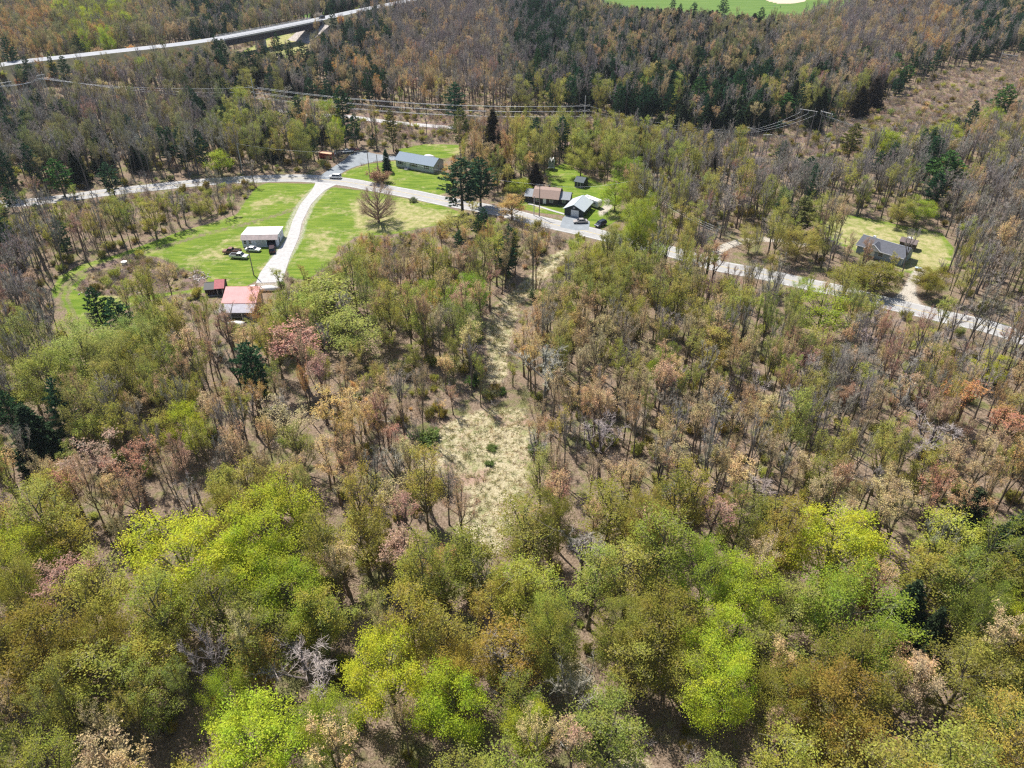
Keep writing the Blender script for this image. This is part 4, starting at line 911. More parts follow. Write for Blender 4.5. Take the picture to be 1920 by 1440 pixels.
# transmission structures: (base pixels, top pixel y, kind)
def tower(bases, top_py, label, style='single', az=None, arm=1.0):
    c = [G(*b) for b in bases]; z0 = c[0]; hgt = 8.0
    while hgt < 30 and PJ(z0.x, z0.y, z0.z + hgt)[1] > top_py: hgt += .25
    ctr = sum(c, Vector()) / len(c); az = math.atan2(c[-1].y - c[0].y, c[-1].x - c[0].x) if az is None and len(c) > 1 else (az or 0)
    root = empty('transmission_pole' if style == 'single' else 'h_frame_pylon', (ctr.x, ctr.y, ctr.z), az, label, 'power pole' if style == 'single' else 'pylon'); M = M_PPALE if style == 'single' or arm == .2 or bases[0][0] < 200 else M_POLE; at = []
    sp = (c[-1] - c[0]).length / 2
    xs = [0] if style == 'single' else ([-sp, sp] if len(c) == 2 else [-sp, 0, sp])
    for x in xs: mb = MB(); mb.tube((x, 0, -.5), (x, 0, hgt), .24 if style == 'single' else .17, .17 if style == 'single' else .12, 8); mb.build('pole', M, root)
    R3 = Matrix.Rotation(az, 4, 'Z')
    if style == 'single':
        for k, (z, s) in enumerate(((hgt - 3.4, -1), (hgt - 3.4, 1), (hgt - 5.6, -1), (hgt - 5.6, 1), (hgt - 7.8, -1), (hgt - 7.8, 1))):
            mb = MB(); mb.tube((0, 0, z - .7), (s * 2.1, 0, z), .1, .06, 5); am = mb.build('arm', M, root); mb = MB(); mb.tube((s * 2.1, 0, z), (s * 2.1, 0, z - .8), .12, .12, 6); mb.build('insulator', M_RAIL, am); at.append(Vector(root.location) + R3 @ Vector((s * 2.1, 0, z - .8)))
    else:
        mb = MB(); mb.box(-sp - arm, sp + arm, -.1, .1, hgt - 1.2, hgt - 1.0); am = mb.build('crossarm', mat('bleached_timber', (.66, .64, .6), .7), root)
        mb = MB(); mb.tube((-sp, .15, hgt * .55), (sp, .15, hgt * .9),   .05, .05, 4); mb.tube((sp, -.15, hgt * .55), (-sp, -.15, hgt * .9), .07, .07, 4); mb.build('cross_brace', M, root)
        for x in (-sp - arm + .3, 0, sp + arm - .3): mb = MB(); mb.tube((x, 0, hgt - 1.2), (x, 0, hgt - 2.4), .12, .12, 6); mb.build('insulator', M_RAIL, am); at.append(Vector(root.location) + R3 @ Vector((x, 0, hgt - 2.4)))
    return at
T1 = tower([(22, 212), (38, 212)], 151, 'leftmost pale wooden H-frame pylon at the photo left edge', 'h', az=.9)
T2 = tower([(96, 210), (103, 210)], 137, 'pale wooden H-frame pylon beside the dark pines on the left', 'h', az=.9)
T3 = tower([(485, 222)], 146, 'pale transmission pole with side arms above the budding trees left of centre')
T4 = tower([(1094, 252)], 180, 'white transmission pole with paired arms before the pines in the top middle')
T5 = tower([(1396, 286), (1403, 287)], 235, 'narrow H-frame pylon at the left end of the brown power-line clearing', 'h', az=-.9)
T6 = tower([(1489, 276), (1512, 280)], 200, 'tall H-frame pylon with bright crossarm in the power-line clearing', 'h', az=-.6)
T7 = tower([(1528, 268), (1545, 272)], 205, 'H-frame pylon just right of the bright crossarm pylon', 'h', az=-1.0)
T8 = tower([(1800, 300)], 241, 'pale pole with several arms beside a yellow-green tree at upper right')
T9 = tower([(1869, 130), (1897, 135)], 97, 'distant white H-frame pylon at the far right edge of the clearing', 'h', arm=.2)
T10 = tower([(1428, 292), (1436, 293)], 248, 'low H-frame pylon directly right of the narrow one', 'h', az=.1)
def line(A, B, tx, sag=2.2):
    r_ = .03 if ('clearing' in tx or 'narrow' in tx or 'bright' in tx) else .06
    for k, nm in enumerate(('near', 'middle', 'far')):
        if k < min(len(A), len(B)): wire(A[k], B[k], sag, f'{nm} conductor of the {tx}', r_, 'high-voltage conductors')
line(T1, T2, 'line between the two left H-frame pylons', 1); line(T2, [T3[i] for i in (0, 2, 4)], 'line from the left H-frame to the pole left of centre')
line(T3[0:3], T4[0:3], 'near span between the two single transmission poles', 3); line(T3[3:6], T4[3:6], 'far span between the two single transmission poles', 3)
line([T4[i] for i in (1, 3, 5)], T5, 'line from the top middle pole to the narrow H-frame', 2.5); line(T5, T6, 'line to the bright crossarm pylon', 1); line(T7, T8[0:3], 'line from the clearing pylons to the upper right pole', 3)
E2 = [G(2000, 330) + Vector((k, 0, 14)) for k in range(3)]; line(T8[3:6], E2, 'line leaving the photo at the right')
L0 = [G(-60, 222) + Vector((0, k * 2, 14)) for k in range(3)]; line(L0, T1, 'line entering the photo at the left', 1)

# ------------------------------------------------------------------ two players on the far field
def person(px, label, shirt, phase):
    c = G(*px); root = empty('person', c, phase, label, 'person')
    V = [(0, 0, .95), (0, 0, 1.2), (0, 0, 1.45), (0, 0, 1.55), (0, .02, 1.70), (.18, 0, 1.42), (.27, .05, 1.15), (.27, .16, .92), (-.18, 0, 1.42), (-.28, -.03, 1.15), (-.27, .08, .92), (.1, 0, .9), (.13, .1, .5), (.13, .05, .08), (.13, .2, .05), (-.1, 0, .9), (-.13, -.1, .5), (-.13, -.22, .08), (-.13, -.1, .05)]
    Ed = [(0, 1), (1, 2), (2, 3), (3, 4), (2, 5), (5, 6), (6, 7), (2, 8), (8, 9), (9, 10), (0, 11), (11, 12), (12, 13), (13, 14), (0, 15), (15, 16), (16, 17), (17, 18)]
    Rr = [.15, .15, .14, .06, .12, .07, .05, .04, .07, .05, .04, .1, .07, .05, .04, .1, .07, .05, .04]
    import bmesh
    bm = bmesh.new(); sl = bm.verts.layers.skin.verify(); bv = [bm.verts.new(v) for v in V]
    for v, r_ in zip(bv, Rr): v[sl].radius = (r_, r_)
    bv[0][sl].use_root = True
    for e in Ed: bm.edges.new((bv[e[0]], bv[e[1]]))
    me = bpy.data.meshes.new('body'); bm.to_mesh(me); bm.free(); me.materials.append(shirt); o = bpy.data.objects.new('body', me); COL.objects.link(o); o.parent = root
    o.modifiers.new('skin', 'SKIN')
    o.modifiers.new('sub', 'SUBSURF').levels = 1; o.modifiers['sub'].render_levels = 1
person((1452, 13), 'left of two distant players in white on the green sports field', P_WHITE, .3); person((1463, 15), 'right of two distant players, in dark clothes on the green sports field', P_BLUE, -.5)

# fallen pale trunks on the woodland floor
for px, py, L_, az, lb in [(1163, 748, 7, .35, 'pale fallen trunk among the bare trees right of the clearing'), (718, 792, 4, -.2, 'short pale log left of the top of the clearing'), (1042, 1378, 6, -1.1, 'bleached fallen branch beside the lower trail'), (1615, 905, 9, -.45, 'dark-edged fallen log on open leaf litter right of centre'), (1400, 640, 6, .9, 'pale leaning dead trunk below the road on the right')]:
    c = G(px, py); root = empty('fallen_log', (c.x, c.y, c.z), az, lb, 'log'); mb = MB(); P_ = [Vector((-L_ / 2, 0, .2)), Vector((-L_ * .1, .15, .3)), Vector((L_ * .3, -.05, .45)), Vector((L_ / 2, .1, .9))]
    for k in range(3): mb.tube(P_[k], P_[k + 1], .2 - .05 * k, .15 - .05 * k, 7)
    mb.build('trunk', M_DEAD, root)
    for k, (x, s_) in enumerate(((.1, 1), (.25, -1), (.38, 1))): mb = MB(); mb.tube((L_ * x, 0, .4), (L_ * x + 1.0, s_ * .9, 1.1), .06, .015, 5); mb.build('branch', M_DEAD, root)
# ------------------------------------------------------------------ vegetation
TINT = {'y': (.40, .46, .05), 'Y': (.50, .57, .05), 'o': (.42, .415, .10), 'O': (.27, .235, .05), 'l': (.39, .42, .11), 'L': (.31, .41, .05), 'b': (.56, .42, .22), 'r': (.46, .28, .19), 'R': (.52, .27, .14), 'k': (.58, .38, .14),
        'g': (.40, .37, .32), 'v': (.36, .30, .31), 'w': (.52, .48, .43), 'p': (.050, .115, .055), 'P': (.075, .16, .045), 'q': (.19, .19, .06), 'h': (.05, .075, .035), 'H': (.06, .05, .03), 's': (.04, .09, .045)}
SHAPE = {'y': ('leaf',), 'Y': ('leaf',), 'o': ('airy', 'airy', 'sparse'), 'O': ('sparse',), 'l': ('airy', 'sparse'), 'L': ('leaf',), 'b': ('bud',), 'r': ('bud',), 'R': ('bud',), 'k': ('bud',), 'g': ('bare',), 'v': ('bare',), 'w': ('birch',), 'p': ('pine',), 'P': ('pine',), 'q': ('pine',), 'h': ('hemlock',), 'H': ('hemlock',), 's': ('spruce',)}
# colour plan of the woodland, 16 x 12 cells of 120 photo pixels
GRID = ['oogbkok oyokog oobggb ppogvb vvgboo vggphb vvggbg vvggbg pphggv pgvgob hgbghh bhhoog bbvgog vvgbvg vvgbkg ppvgbg',
        'gpgvgo ogvrog gvroggo gvoophg gphbog gkbbpg gbkrog gbgggr ogpgvg vgphog hhogbp hpgbhh hhgobp obhggr pbgpgv gbbgbg',
        'gopgog gohgogo gopgoog gogolg oolgog olgooy ogkoob kkoobb oolooo ooloob ooglgo ggogrg gggggp gggogg ggpggo gbgogg',
        'gopgrgo gogoob gogogo oogoob ooogbb kkoobb ookobr pgookb okrbog oolyoo gogoog ggrggg oolggr rrgogb oogggg gbgggg',
        'rggrvg ogogbo ooogbb oobooo lollog lloogb bgkrob rbgobl gogbob oobgbo oogbob ogbrgb oolgob looogb gbroog gogbgg',
        'llogvg llogoo oologo bggbrb orrobo obogbb ogbobr loglbo bkgbob bgobbg obgoog bogbog lloobr bvrvgb rgvggb gvrggb',
        'gogpbg lgoogb oogobb obgkbb bbkgbk kkrbbb gbbrbg bbgbob bggbob bgbogb bgobgb vgbggb ggvgog ggobbg orrrob rrkobg',
        'bbgobb rrrbbg rrbggb obgbbo bgboob bgbgbb bbgoob bbogbo oobkbb vgbbgb boggbb bgbbgg bgogbb bgobgb bgorbb bkobob',
        'oorbbo rbbgbo obbggo oyogob oobboo oobboo robvbo ogbboo obrbbo obggob boogbb bgbobb oobbob oobbob obogob ogbhoo',
        'ooobob oobgoo bogoob oyobob obboob robboo obrkbo obobbo oogboo obkobb oooyko oyolob lloobo looobb obghoo hoobOo',
        'OooOoo oOyoob oobboo ovvbob vvroob oyooOo yooOoo oogooo oolgoo oogoob oooyOo ooOyko oobkoo OoobOo okobOo oobooO',
        'OoobbO oobooO oovboo oyovoO oyoOoo yooOob yyooOb ooygbo goooob oobbOo oovvbo ookboO OoooOo oooOho okobOo oooboO']
GRID = [r.split() for r in GRID]
rng = random.Random(11)

# individually placed trees: crown centre px, py, crown width px, height m, code, shape, label
HAND = [
 (340, 1045, 185, 17, 'Y', 'leaf', 'large bright yellow-green domed tree in the left foreground'),
 (478, 1060, 130, 16, 'y', 'leaf', 'yellow-green tree touching the right side of the large bright domed one on the left'),
 (515, 985, 150, 16, 'y', 'leaf', 'pale yellow-green broad tree just above and right of the bright domed one on the left'),
 (548, 1120, 130, 14, 'L', 'leaf', 'fresh green tree below the pale yellow-green broad tree in the left foreground'),
 (1562, 1035, 165, 17, 'Y', 'leaf', 'tall bright yellow domed tree in the right foreground, topmost of the bright group'),
 (1400, 1115, 120, 17, 'y', 'leaf', 'yellow-green round tree left of the bright yellow domed tree on the right'),
 (1325, 1085, 110, 16, 'L', 'leaf', 'green leafy tree at the left edge of the bright right-hand group'),
 (1600, 1165, 180, 16, 'L', 'leaf', 'light green broad tree below the bright yellow domed tree on the right'),
 (1490, 1140, 110, 14, 'o', 'sparse', 'thin olive tree between the green and yellow crowns in the right foreground'),
 (1240, 1190, 150, 16, 'O', 'leaf', 'broad olive tree right of the lower trail'),
 (1180, 1080, 110, 16, 'o', 'sparse', 'olive-gold tree with open crown above the broad olive tree by the lower trail'),
 (1340, 1215, 120, 15, 'y', 'leaf', 'yellow-green tree with a dark visible trunk in the right foreground'),
 (730, 1270, 150, 16, 'Y', 'leaf', 'bright lime tree left of centre at the photo bottom'),
 (845, 1320, 130, 15, 'y', 'leaf', 'yellow-green tree right of the bright lime tree at the bottom'),
 (480, 1400, 160, 15, 'Y', 'leaf', 'yellow-green domed tree cut by the bottom edge left of centre'),
 (430, 1320, 90, 13, 'y', 'leaf', 'smaller yellow-green tree just above the domed one at the bottom edge'),
 (610, 1370, 110, 14, 'y', 'leaf', 'yellow-green tree between the lime tree and the domed one at the bottom'),
 (35, 1045, 130, 15, 'y', 'leaf', 'yellow-green tree at the left edge above the olive crowns'),
 (75, 1240, 170, 17, 'O', 'leaf', 'wide olive-green tree at the lower left edge'),
 (180, 1230, 130, 16, 'O', 'leaf', 'olive-green tree right of the wide one at the lower left edge'),
 (990, 1370, 80, 12, 'y', 'leaf', 'small yellow-green tree beside the dark hollow at the bottom centre'),
 (1610, 1270, 150, 15, 'O', 'leaf', 'dark olive tree below the light green broad tree on the right'),
 (1560, 1330, 160, 16, 'O', 'leaf', 'wide shaded olive tree near the bottom right'),
 (1470, 1320, 140, 15, 'O', 'leaf', 'golden olive tree left of the wide shaded one near the bottom right'),
 (1880, 1160, 70, 11, 'Y', 'leaf', 'small lime tree at the right edge'),
 (1800, 1280, 150, 15, 'O', 'sparse', 'olive-gold tree near the right edge low in the photo'),
 (1650, 1425, 75, 10, 'k', 'bud', 'orange-tinted tree cut by the bottom edge on the right'),
 (352, 805, 72, 13, 'Y', 'leaf', 'small lime tree standing among brown crowns left of centre'),
 (95, 715, 110, 17, 'l', 'leaf', 'soft green tree in the left-hand green group, nearest the left edge'),
 (160, 665, 120, 18, 'l', 'leaf', 'tallest soft green tree of the left-hand green group'),
 (205, 690, 90, 17, 'l', 'leaf', 'soft green tree right of the tallest in the left-hand green group'),
 (262, 640, 75, 15, 'l', 'leaf', 'soft green tree just below the dark pine beside the lawn loop'),
 (1236, 688, 48, 11, 'L', 'leaf', 'small vivid green tree among grey crowns right of the trail'),
 (872, 555, 80, 13, 'L', 'leaf', 'vivid green tree left of the grassy trail'),
 (805, 560, 50, 13, 'L', 'leaf', 'slender vivid green tree left of the wider vivid green one by the trail'),
 (520, 600, 60, 12, 'o', 'sparse', 'olive tree screening the right end of the red-roofed house'),
 (484, 572, 50, 13, 'k', 'sparse', 'tan-green small tree in front of the red roof right part'),
 (425, 600, 60, 14, 'g', 'bare', 'bare grey tree in front of the left end of the red-roofed house'),
 (455, 625, 60, 9, 'o', 'airy', 'olive thin tree just below the red-roofed house'),
 (620, 560, 130, 12, 'l', 'sparse', 'loose light green tree right of the red-roofed house'),
 (660, 620, 110, 12, 'l', 'sparse', 'loose light green tree below and right of the red-roofed house'),
 (560, 585, 90, 11, 'l', 'sparse', 'light green tree hiding the right end of the red roof'),
 (510, 630, 60, 10, 'y', 'leaf', 'rounded yellow-green small tree below the red-roofed house'),
 (1068, 595, 34, 9, 'y', 'leaf', 'little yellow-green tree right of the trail bend'),
 (470, 695, 74, 18, 'p', 'pine', 'isolated dark pine among bare trees left of centre'),
 (183, 580, 46, 15, 'p', 'pine', 'tall narrow dark pine at the loop of the grass track'),
 (222, 600, 60, 14, 'p', 'pine', 'dark pine just right of the tall narrow one by the loop'),
 (66, 820, 110, 15, 'h', 'hemlock', 'dark evergreen at the left below the soft green group'),
 (866, 345, 85, 20, 'p', 'pine', 'big dark green pine by the road between the two houses'),
 (900, 335, 60, 18, 'p', 'pine', 'second dark pine behind the big one beside the road'),
 (851, 190, 46, 19, 'p', 'pine', 'tall dark pine interrupting the power lines'),
 (928, 258, 52, 22, 'H', 'spruce', 'very tall near-black spruce behind the roadside pines'),
 (865, 240, 44, 18, 'q', 'pine', 'thin greyish pine left of the near-black spruce'),
 (641, 200, 46, 20, 'p', 'pine', 'tall dark pine at the right end of the bright roadside trees'),
 (734, 240, 30, 18, 'q', 'pine', 'thin ragged pine behind the grey ranch house'),
 (1004, 330, 36, 10, 'H', 'hemlock', 'round dark evergreen beside the brown-roofed house'),
 (955, 330, 32, 10, 'H', 'hemlock', 'round dark evergreen left of the other by the brown-roofed house'),
 (724, 300, 22, 9, 'p', 'spruce', 'small spruce on the ranch lawn left of the grey house'),
 (1772, 325, 84, 18, 'P', 'pine', 'dense green pine behind the dormer house on the right'),
 (1883, 190, 52, 17, 'P', 'pine', 'tall green pine at the right edge of the brown clearing'),
 (1600, 262, 42, 15, 'q', 'pine', 'ragged olive pine at the near edge of the brown clearing'),
 (1656, 270, 56, 13, 'y', 'leaf', 'rounded lime tree at the near edge of the brown clearing'),
 (1650, 305, 40, 10, 's', 'pine', 'dark green small pine right below the rounded lime tree'),
 (1774, 252, 52, 11, 'y', 'leaf', 'rounded yellow-green tree beside the pale pole at upper right'),
 (1858, 225, 44, 12, 'y', 'leaf', 'yellow-green tree below the tall pine at the right edge'),
 (1508, 400, 66, 13, 'q', 'pine', 'spreading olive pine above the left yard of the dormer house'),
 (1500, 455, 70, 10, 'o', 'leaf', 'leafy olive tree left of the dormer house'),
 (1408, 445, 46, 9, 'l', 'leaf', 'light green tree beside the looping gravel lane'),
 (1540, 585, 110, 13, 'L', 'sparse', 'cool green feathery tree below the road on the right'),
 (1528, 650, 80, 11, 'l', 'sparse', 'second cool green feathery tree, lower than the first, right of centre'),
 (1590, 520, 70, 9, 'O', 'sparse', 'leaning thin olive tree in front of the left part of the dormer house'),
 (1645, 520, 80, 8, 'O', 'sparse', 'dark tangled bushy tree in front of the right end of the dormer house'),
 (1745, 525, 60, 8, 'O', 'leaf', 'dark olive shrubby tree right of the dormer house driveway'),
 (1725, 392, 62, 9, 'y', 'leaf', 'yellow-olive rounded tree behind the dormer house yard'),
 (1690, 395, 45, 9, 'o', 'leaf', 'olive rounded tree left of the yellow-olive one behind the dormer yard'),
 (706, 378, 72, 12, 'R', 'maple', 'big bare round maple on the lawn below the road'),
 (712, 330, 38, 5, 'r', 'bush', 'red-brown budding bush across the road from the bare maple'),
 (1022, 700, 95, 19, 'g', 'bare', 'tall bare grey tree right of the grassy trail'),
 (1130, 835, 110, 16, 'v', 'bare', 'bare purple-grey tree with spreading limbs right of the clearing'),
 (1598, 690, 84, 13, 'w', 'maple', 'pale dead-looking tree standing out right of centre'),
 (838, 915, 58, 15, 'v', 'bare', 'dark vine-draped bare tree at the left side of the clearing'),
 (1838, 665, 34, 16, 'w', 'birch', 'white birch beside the road, leftmost of the three birches'),
 (1880, 640, 32, 17, 'w', 'birch', 'white birch beside the road, middle of the three birches'),
 (1908, 665, 30, 17, 'w', 'birch', 'white birch at the right edge, last of the three birches'),
 (560, 660, 115, 16, 'r', 'bud', 'pinkish budding tree right of the isolated dark pine'),
 (190, 860, 120, 16, 'r', 'bud', 'wide reddish budding tree left of and below the small lime tree'),
 (250, 880, 110, 16, 'r', 'bud', 'red-brown budding tree below the small lime tree'),
 (620, 775, 110, 14, 'k', 'bud', 'orange-brown budding tree left of the clearing'),
 (545, 800, 120, 15, 'b', 'bud', 'tan budding tree left of the orange-brown one'),
 (1815, 755, 90, 14, 'R', 'bud', 'vivid orange-red budding tree at the right'),
 (1890, 815, 80, 14, 'R', 'bud', 'vivid red budding tree at the right edge'),
 (1740, 830, 120, 15, 'v', 'bare', 'bare grey-purple tree below the orange-red one'),
 (750, 1050, 85, 14, 'r', 'bud', 'pink-red budding tree below left of the clearing'),
 (1050, 930, 60, 13, 'r', 'bud', 'red-brown slender tree right of the clearing'),
 (120, 1105, 120, 14, 'r', 'bud', 'red-brown budding tree between yellow crowns in the left foreground'),
 (575, 1265, 130, 13, 'v', 'bare', 'bare pinkish-grey tree left of the bright lime tree'),
 (1100, 1040, 90, 15, 'g', 'bare', 'pale bare tree below right of the clearing'),
 (1330, 980, 80, 15, 'r', 'bud', 'dull red tree above left of the bright right-hand group'),
 (610, 212, 50, 13, 'L', 'leaf', 'bright green tree left of the tall dark pine by the roadside'),
 (455, 190, 34, 14, 'y', 'leaf', 'yellow-green slender tree under the power lines left of the transmission pole'),
 (565, 205, 50, 12, 'l', 'leaf', 'light yellow-green tree left of the bright green roadside one'),
 (410, 303, 50, 10, 'y', 'sparse', 'yellow tree leaning over the road left of the junction'),
 (975, 350, 42, 6, 'y', 'leaf', 'yellow-olive small tree left of the brown-roofed house'),
 (960, 385, 50, 8, 'k', 'sparse', 'orange-tinted small tree at the roadside before the brown-roofed house'),
 (1155, 365, 58, 10, 'y', 'leaf', 'yellow-green tree right of the camping trailer'),
 (1192, 400, 56, 9, 'y', 'leaf', 'yellow-green tree right of the one by the camping trailer'),
 (1180, 325, 60, 13, 'L', 'leaf', 'bright green tree behind the yellow-green ones near the trailer'),
 (1090, 300, 55, 11, 'o', 'leaf', 'olive tree over the black garden shed'),
 (848, 320, 40, 11, 'k', 'sparse', 'orange-tan slender tree at the right end of the grey ranch house'),
 (1228, 345, 60, 12, 'g', 'bare', 'pale grey bare tree above the road right of the trailer'),
 (860, 420, 70, 9, 'l', 'sparse', 'grey-green tree at the edge of the dry lawn'),
 (1505, 545, 40, 8, 'y', 'leaf', 'small yellow tree left of the cool green feathery tree'),
 (1712, 635, 44, 8, 'y', 'sparse', 'small golden tree below the road at the right'),
 (1860, 690, 55, 9, 'y', 'sparse', 'golden-green small tree under the birches'),
 (1905, 1020, 130, 15, 'h', 'hemlock', 'dark green hemlock at the right edge'),
 (1700, 1145, 90, 14, 'h', 'hemlock', 'dark hemlock right of the light green broad tree'),
 (1745, 1190, 70, 12, 'h', 'hemlock', 'smaller dark hemlock below the other on the right'),
 (1420, 730, 70, 12, 'v', 'bare', 'dark purple-grey tree in the middle right woods'),
]
for i, (x, y, w_, h_, lb) in enumerate([(20, 105, 26, 24, 'tall dark pine crossing the highway at the left edge'), (122, 135, 28, 19, 'dark pine below the highway near the left H-frame pylons'), (100, 130, 16, 19, 'thin dark pine left of the one below the highway'),
    (420, 105, 30, 20, 'dark pine below the near end of the bridge'), (470, 118, 30, 17, 'dark pine under the bridge pier'), (520, 92, 24, 20, 'slim pale-tipped pine right of the bridge pier'), (545, 105, 24, 19, 'dark pine before the stone slope of the bridge'),
    (568, 108, 30, 20, 'broad dark pine before the stone slope of the bridge'), (590, 125, 24, 18, 'dark pine right below the stone slope'), (617, 135, 26, 18, 'lone dark pine right of the bridge pines'), (625, 42, 20, 18, 'dark pine at the far end of the bridge'),
    (655, 60, 30, 18, 'dark pine right of the far end of the bridge'), (680, 75, 34, 17, 'spreading dark pine in the dark belt right of the bridge'), (725, 72, 30, 17, 'dark pine in the middle of the dark belt right of the bridge'), (330, 22, 26, 20, 'tall dark pine above the highway, left of its group'),
    (365, 20, 30, 20, 'tall dark pine above the highway in the middle of its group'), (395, 22, 28, 20, 'dark blue-green pine above the highway, right of its group'), (425, 30, 26, 18, 'dark pine above the bridge start'), (795, 38, 18, 17, 'single dark pine in grey woods at top centre'), (785, 60, 16, 15, 'small dark pine just below the single one at top centre'),
    (1000, 22, 22, 19, 'tall dark pine, left of the trio at top centre'), (1030, 25, 22, 19, 'tall dark pine, right of the trio at top centre'), (1014, 32, 20, 17, 'dark pine in the middle of the trio at top centre'), (1096, 40, 28, 19, 'tall dark pine right of the top-centre trio'), (1008, 120, 20, 18, 'green pine with bare lower trunk above the power lines'),
    (1262, 12, 14, 14, 'dark pine at the near edge of the sports field, leftmost'), (1276, 20, 12, 12, 'small dark pine beside the leftmost one at the sports field'), (1300, 24, 20, 17, 'dark pine before the sports field, second large one'), (1356, 18, 24, 17, 'broad dark pine before the sports field'), (1427, 32, 18, 15, 'pine below the tan infield of the sports field'),
    (1846, 62, 34, 22, 'very tall pine near the top right corner'), (1886, 72, 22, 20, 'tall pine right of the very tall one near the top right corner'), (1690, 35, 20, 16, 'slim pine in grey woods at the top right'), (1620, 110, 34, 15, 'dark green pine at the left end of the green belt above the brown clearing'), (1680, 120, 36, 14, 'mid green pine in the green belt above the brown clearing'),
    (1720, 110, 34, 14, 'blue-green pine right of the middle of the green belt'), (1770, 100, 34, 13, 'green pine towards the right end of the green belt'), (1700, 140, 30, 12, 'low green pine at the clearing edge'), (1308, 175, 40, 17, 'green pine left of the clearing pylons'), (1390, 180, 28, 16, 'green pine behind the narrow H-frame pylon'), (1470, 200, 44, 14, 'broad green pine left of the bright crossarm pylon'),
    (1255, 190, 30, 17, 'blue-green pine in the middle of the woods above the power lines'), (1640, 175, 46, 15, 'near-black hemlock beside the brown clearing'), (1615, 190, 40, 14, 'black-green hemlock left of the one beside the brown clearing'), (108, 330, 52, 14, 'bright green pine at the left above the road'), (205, 335, 44, 13, 'blue-green pine above the road right of the bright green one')]):
    code = 'H' if 'black' in lb and 'hemlock' in lb else ('P' if lb.startswith(('green', 'mid green', 'bright green', 'low green', 'broad green')) else 'p')
    HAND.append((x, y, w_, h_, code, 'hemlock' if 'hemlock' in lb else 'pine', lb))
random.seed(3)

NAME = {'leaf': 'leafy_tree', 'sparse': 'budding_tree', 'airy': 'budding_tree', 'bud': 'budding_tree', 'bare': 'bare_tree', 'maple': 'bare_tree', 'birch': 'birch_tree', 'pine': 'pine_tree', 'spruce': 'spruce_tree', 'hemlock': 'hemlock_tree', 'bush': 'bush', 'brush': 'bush'}
def jit(c, r=rng, a=.18):
    f = r.uniform(1 - a, 1 + a); return [min(.8, c[0] * f * r.uniform(.9, 1.12)), min(.8, c[1] * f * r.uniform(.94, 1.07)), c[2] * f * r.uniform(.85, 1.15)]
def place(shape, var, x, y, sx, sz, rz, tint, label, group, name=None):
    d = KINDS[shape][var % len(KINDS[shape])]
    e = empty(name or NAME[shape], (x, y, H(x, y) - .1), rz, label, 'bush' if shape in ('bush', 'brush') else 'tree', group); e.scale = (sx, sx, sz)
    for part in ('trunk', 'crown'):
        o = bpy.data.objects.new(part if shape != 'bush' or part == 'crown' else 'stem', d[part]); COL.objects.link(o); o.parent = e; o['tint'] = [float(c) for c in tint]
    return e
taken = []           # (x, y, radius)
LAND = []
GNAME = {'airy': 'trees with young olive leaves', 'leaf': 'leafy trees of the wood', 'sparse': 'trees with young olive leaves', 'bud': 'trees in bud', 'bare': 'bare trees of the wood', 'maple': None, 'birch': 'white birches by the road', 'pine': 'pines of the wood', 'spruce': 'spruces of the wood', 'hemlock': 'hemlocks of the wood', 'bush': None}
for (px, py, wpx, hm, code, shape, lb) in HAND:
    k = {'leaf': .62, 'sparse': .62, 'maple': .6, 'bush': .5, 'birch': .62, 'hemlock': .5, 'spruce': .5, 'pine': .55}.get(shape, .62)
    p = G(px, py, hm * k); s = PJ(p.x, p.y, p.z)[2]; wm = wpx / s
    var = rng.randrange(42); var = 0 if shape == 'maple' else var; d = KINDS[shape][var % len(KINDS[shape])]
    place(shape, var, p.x, p.y, wm / d['W'], hm / d['H'], rng.uniform(0, 6.28), jit(TINT[code], a=.06), lb, None)
    taken.append((p.x, p.y, wm / 2 * .8 + 1.2)); LAND.append((px, py, lb))

# no-go areas
def pts_grid():
    P = []; y = 40.0
    cell = 4.45
    while y < 930:
        half = (960 / FOC) * (y * math.cos(PITCH) + CAMH * math.sin(PITCH)) * 1.13 + 10
        n = int(2 * half / cell)
        for i in range(n):
            P.append((-half + (i + rng.random()) * cell, y + rng.uniform(-.45, .45) * cell))
        y += cell
    return np.array(P)
P = pts_grid()
lawn = mask(P, LAWNS, .8) * (1 - mask(P, SCRUB[2:], .8)); dry = np.maximum(mask(P, DRY[:2], .8), mask(P, DRY[2:], .8) * (np.random.default_rng(4).random(len(P)) < .55)); scrub = mask(P, SCRUB, 2.0); padm = mask(P, [PAD, PAD2, PAD3, GR_R] + SAND, .8)
dR = dist_line(P, gp(ROAD)); dD = dist_line(P, gp(DRIVE)); dF = dist_line(P, gp(FAR)); dH = dist_line(P, np.array([[p.x, p.y] for p in hp[::4]])); dT = dist_line(P, gp(TRACK)); dL = dist_line(P, gp(LOOP))
blk = [gp(q) for q in ([(590, 305), (625, 303), (640, 280), (590, 285)], [(735, 325), (840, 335), (850, 290), (740, 290)], [(975, 392), (1140, 415), (1165, 360), (975, 355)], [(1575, 480), (1700, 515), (1740, 470), (1600, 430)], [(395, 616), (505, 616), (520, 530), (370, 535)], [(430, 500), (540, 495), (550, 430), (440, 430)])]
bad = (lawn > .3) | (dry > .3) | (padm > .3) | (dR < 6.2) | (dD < 5) | (dF < 4.5) | (dH < 9) | (dT < 3.2) | (dL < 4)
for q in blk: bad |= inside(P, q)
tk = np.array(taken)
for i in range(len(P)):
    if not bad[i] and (((tk[:, 0] - P[i, 0]) ** 2 + (tk[:, 1] - P[i, 1]) ** 2) < tk[:, 2] ** 2).any(): bad[i] = True
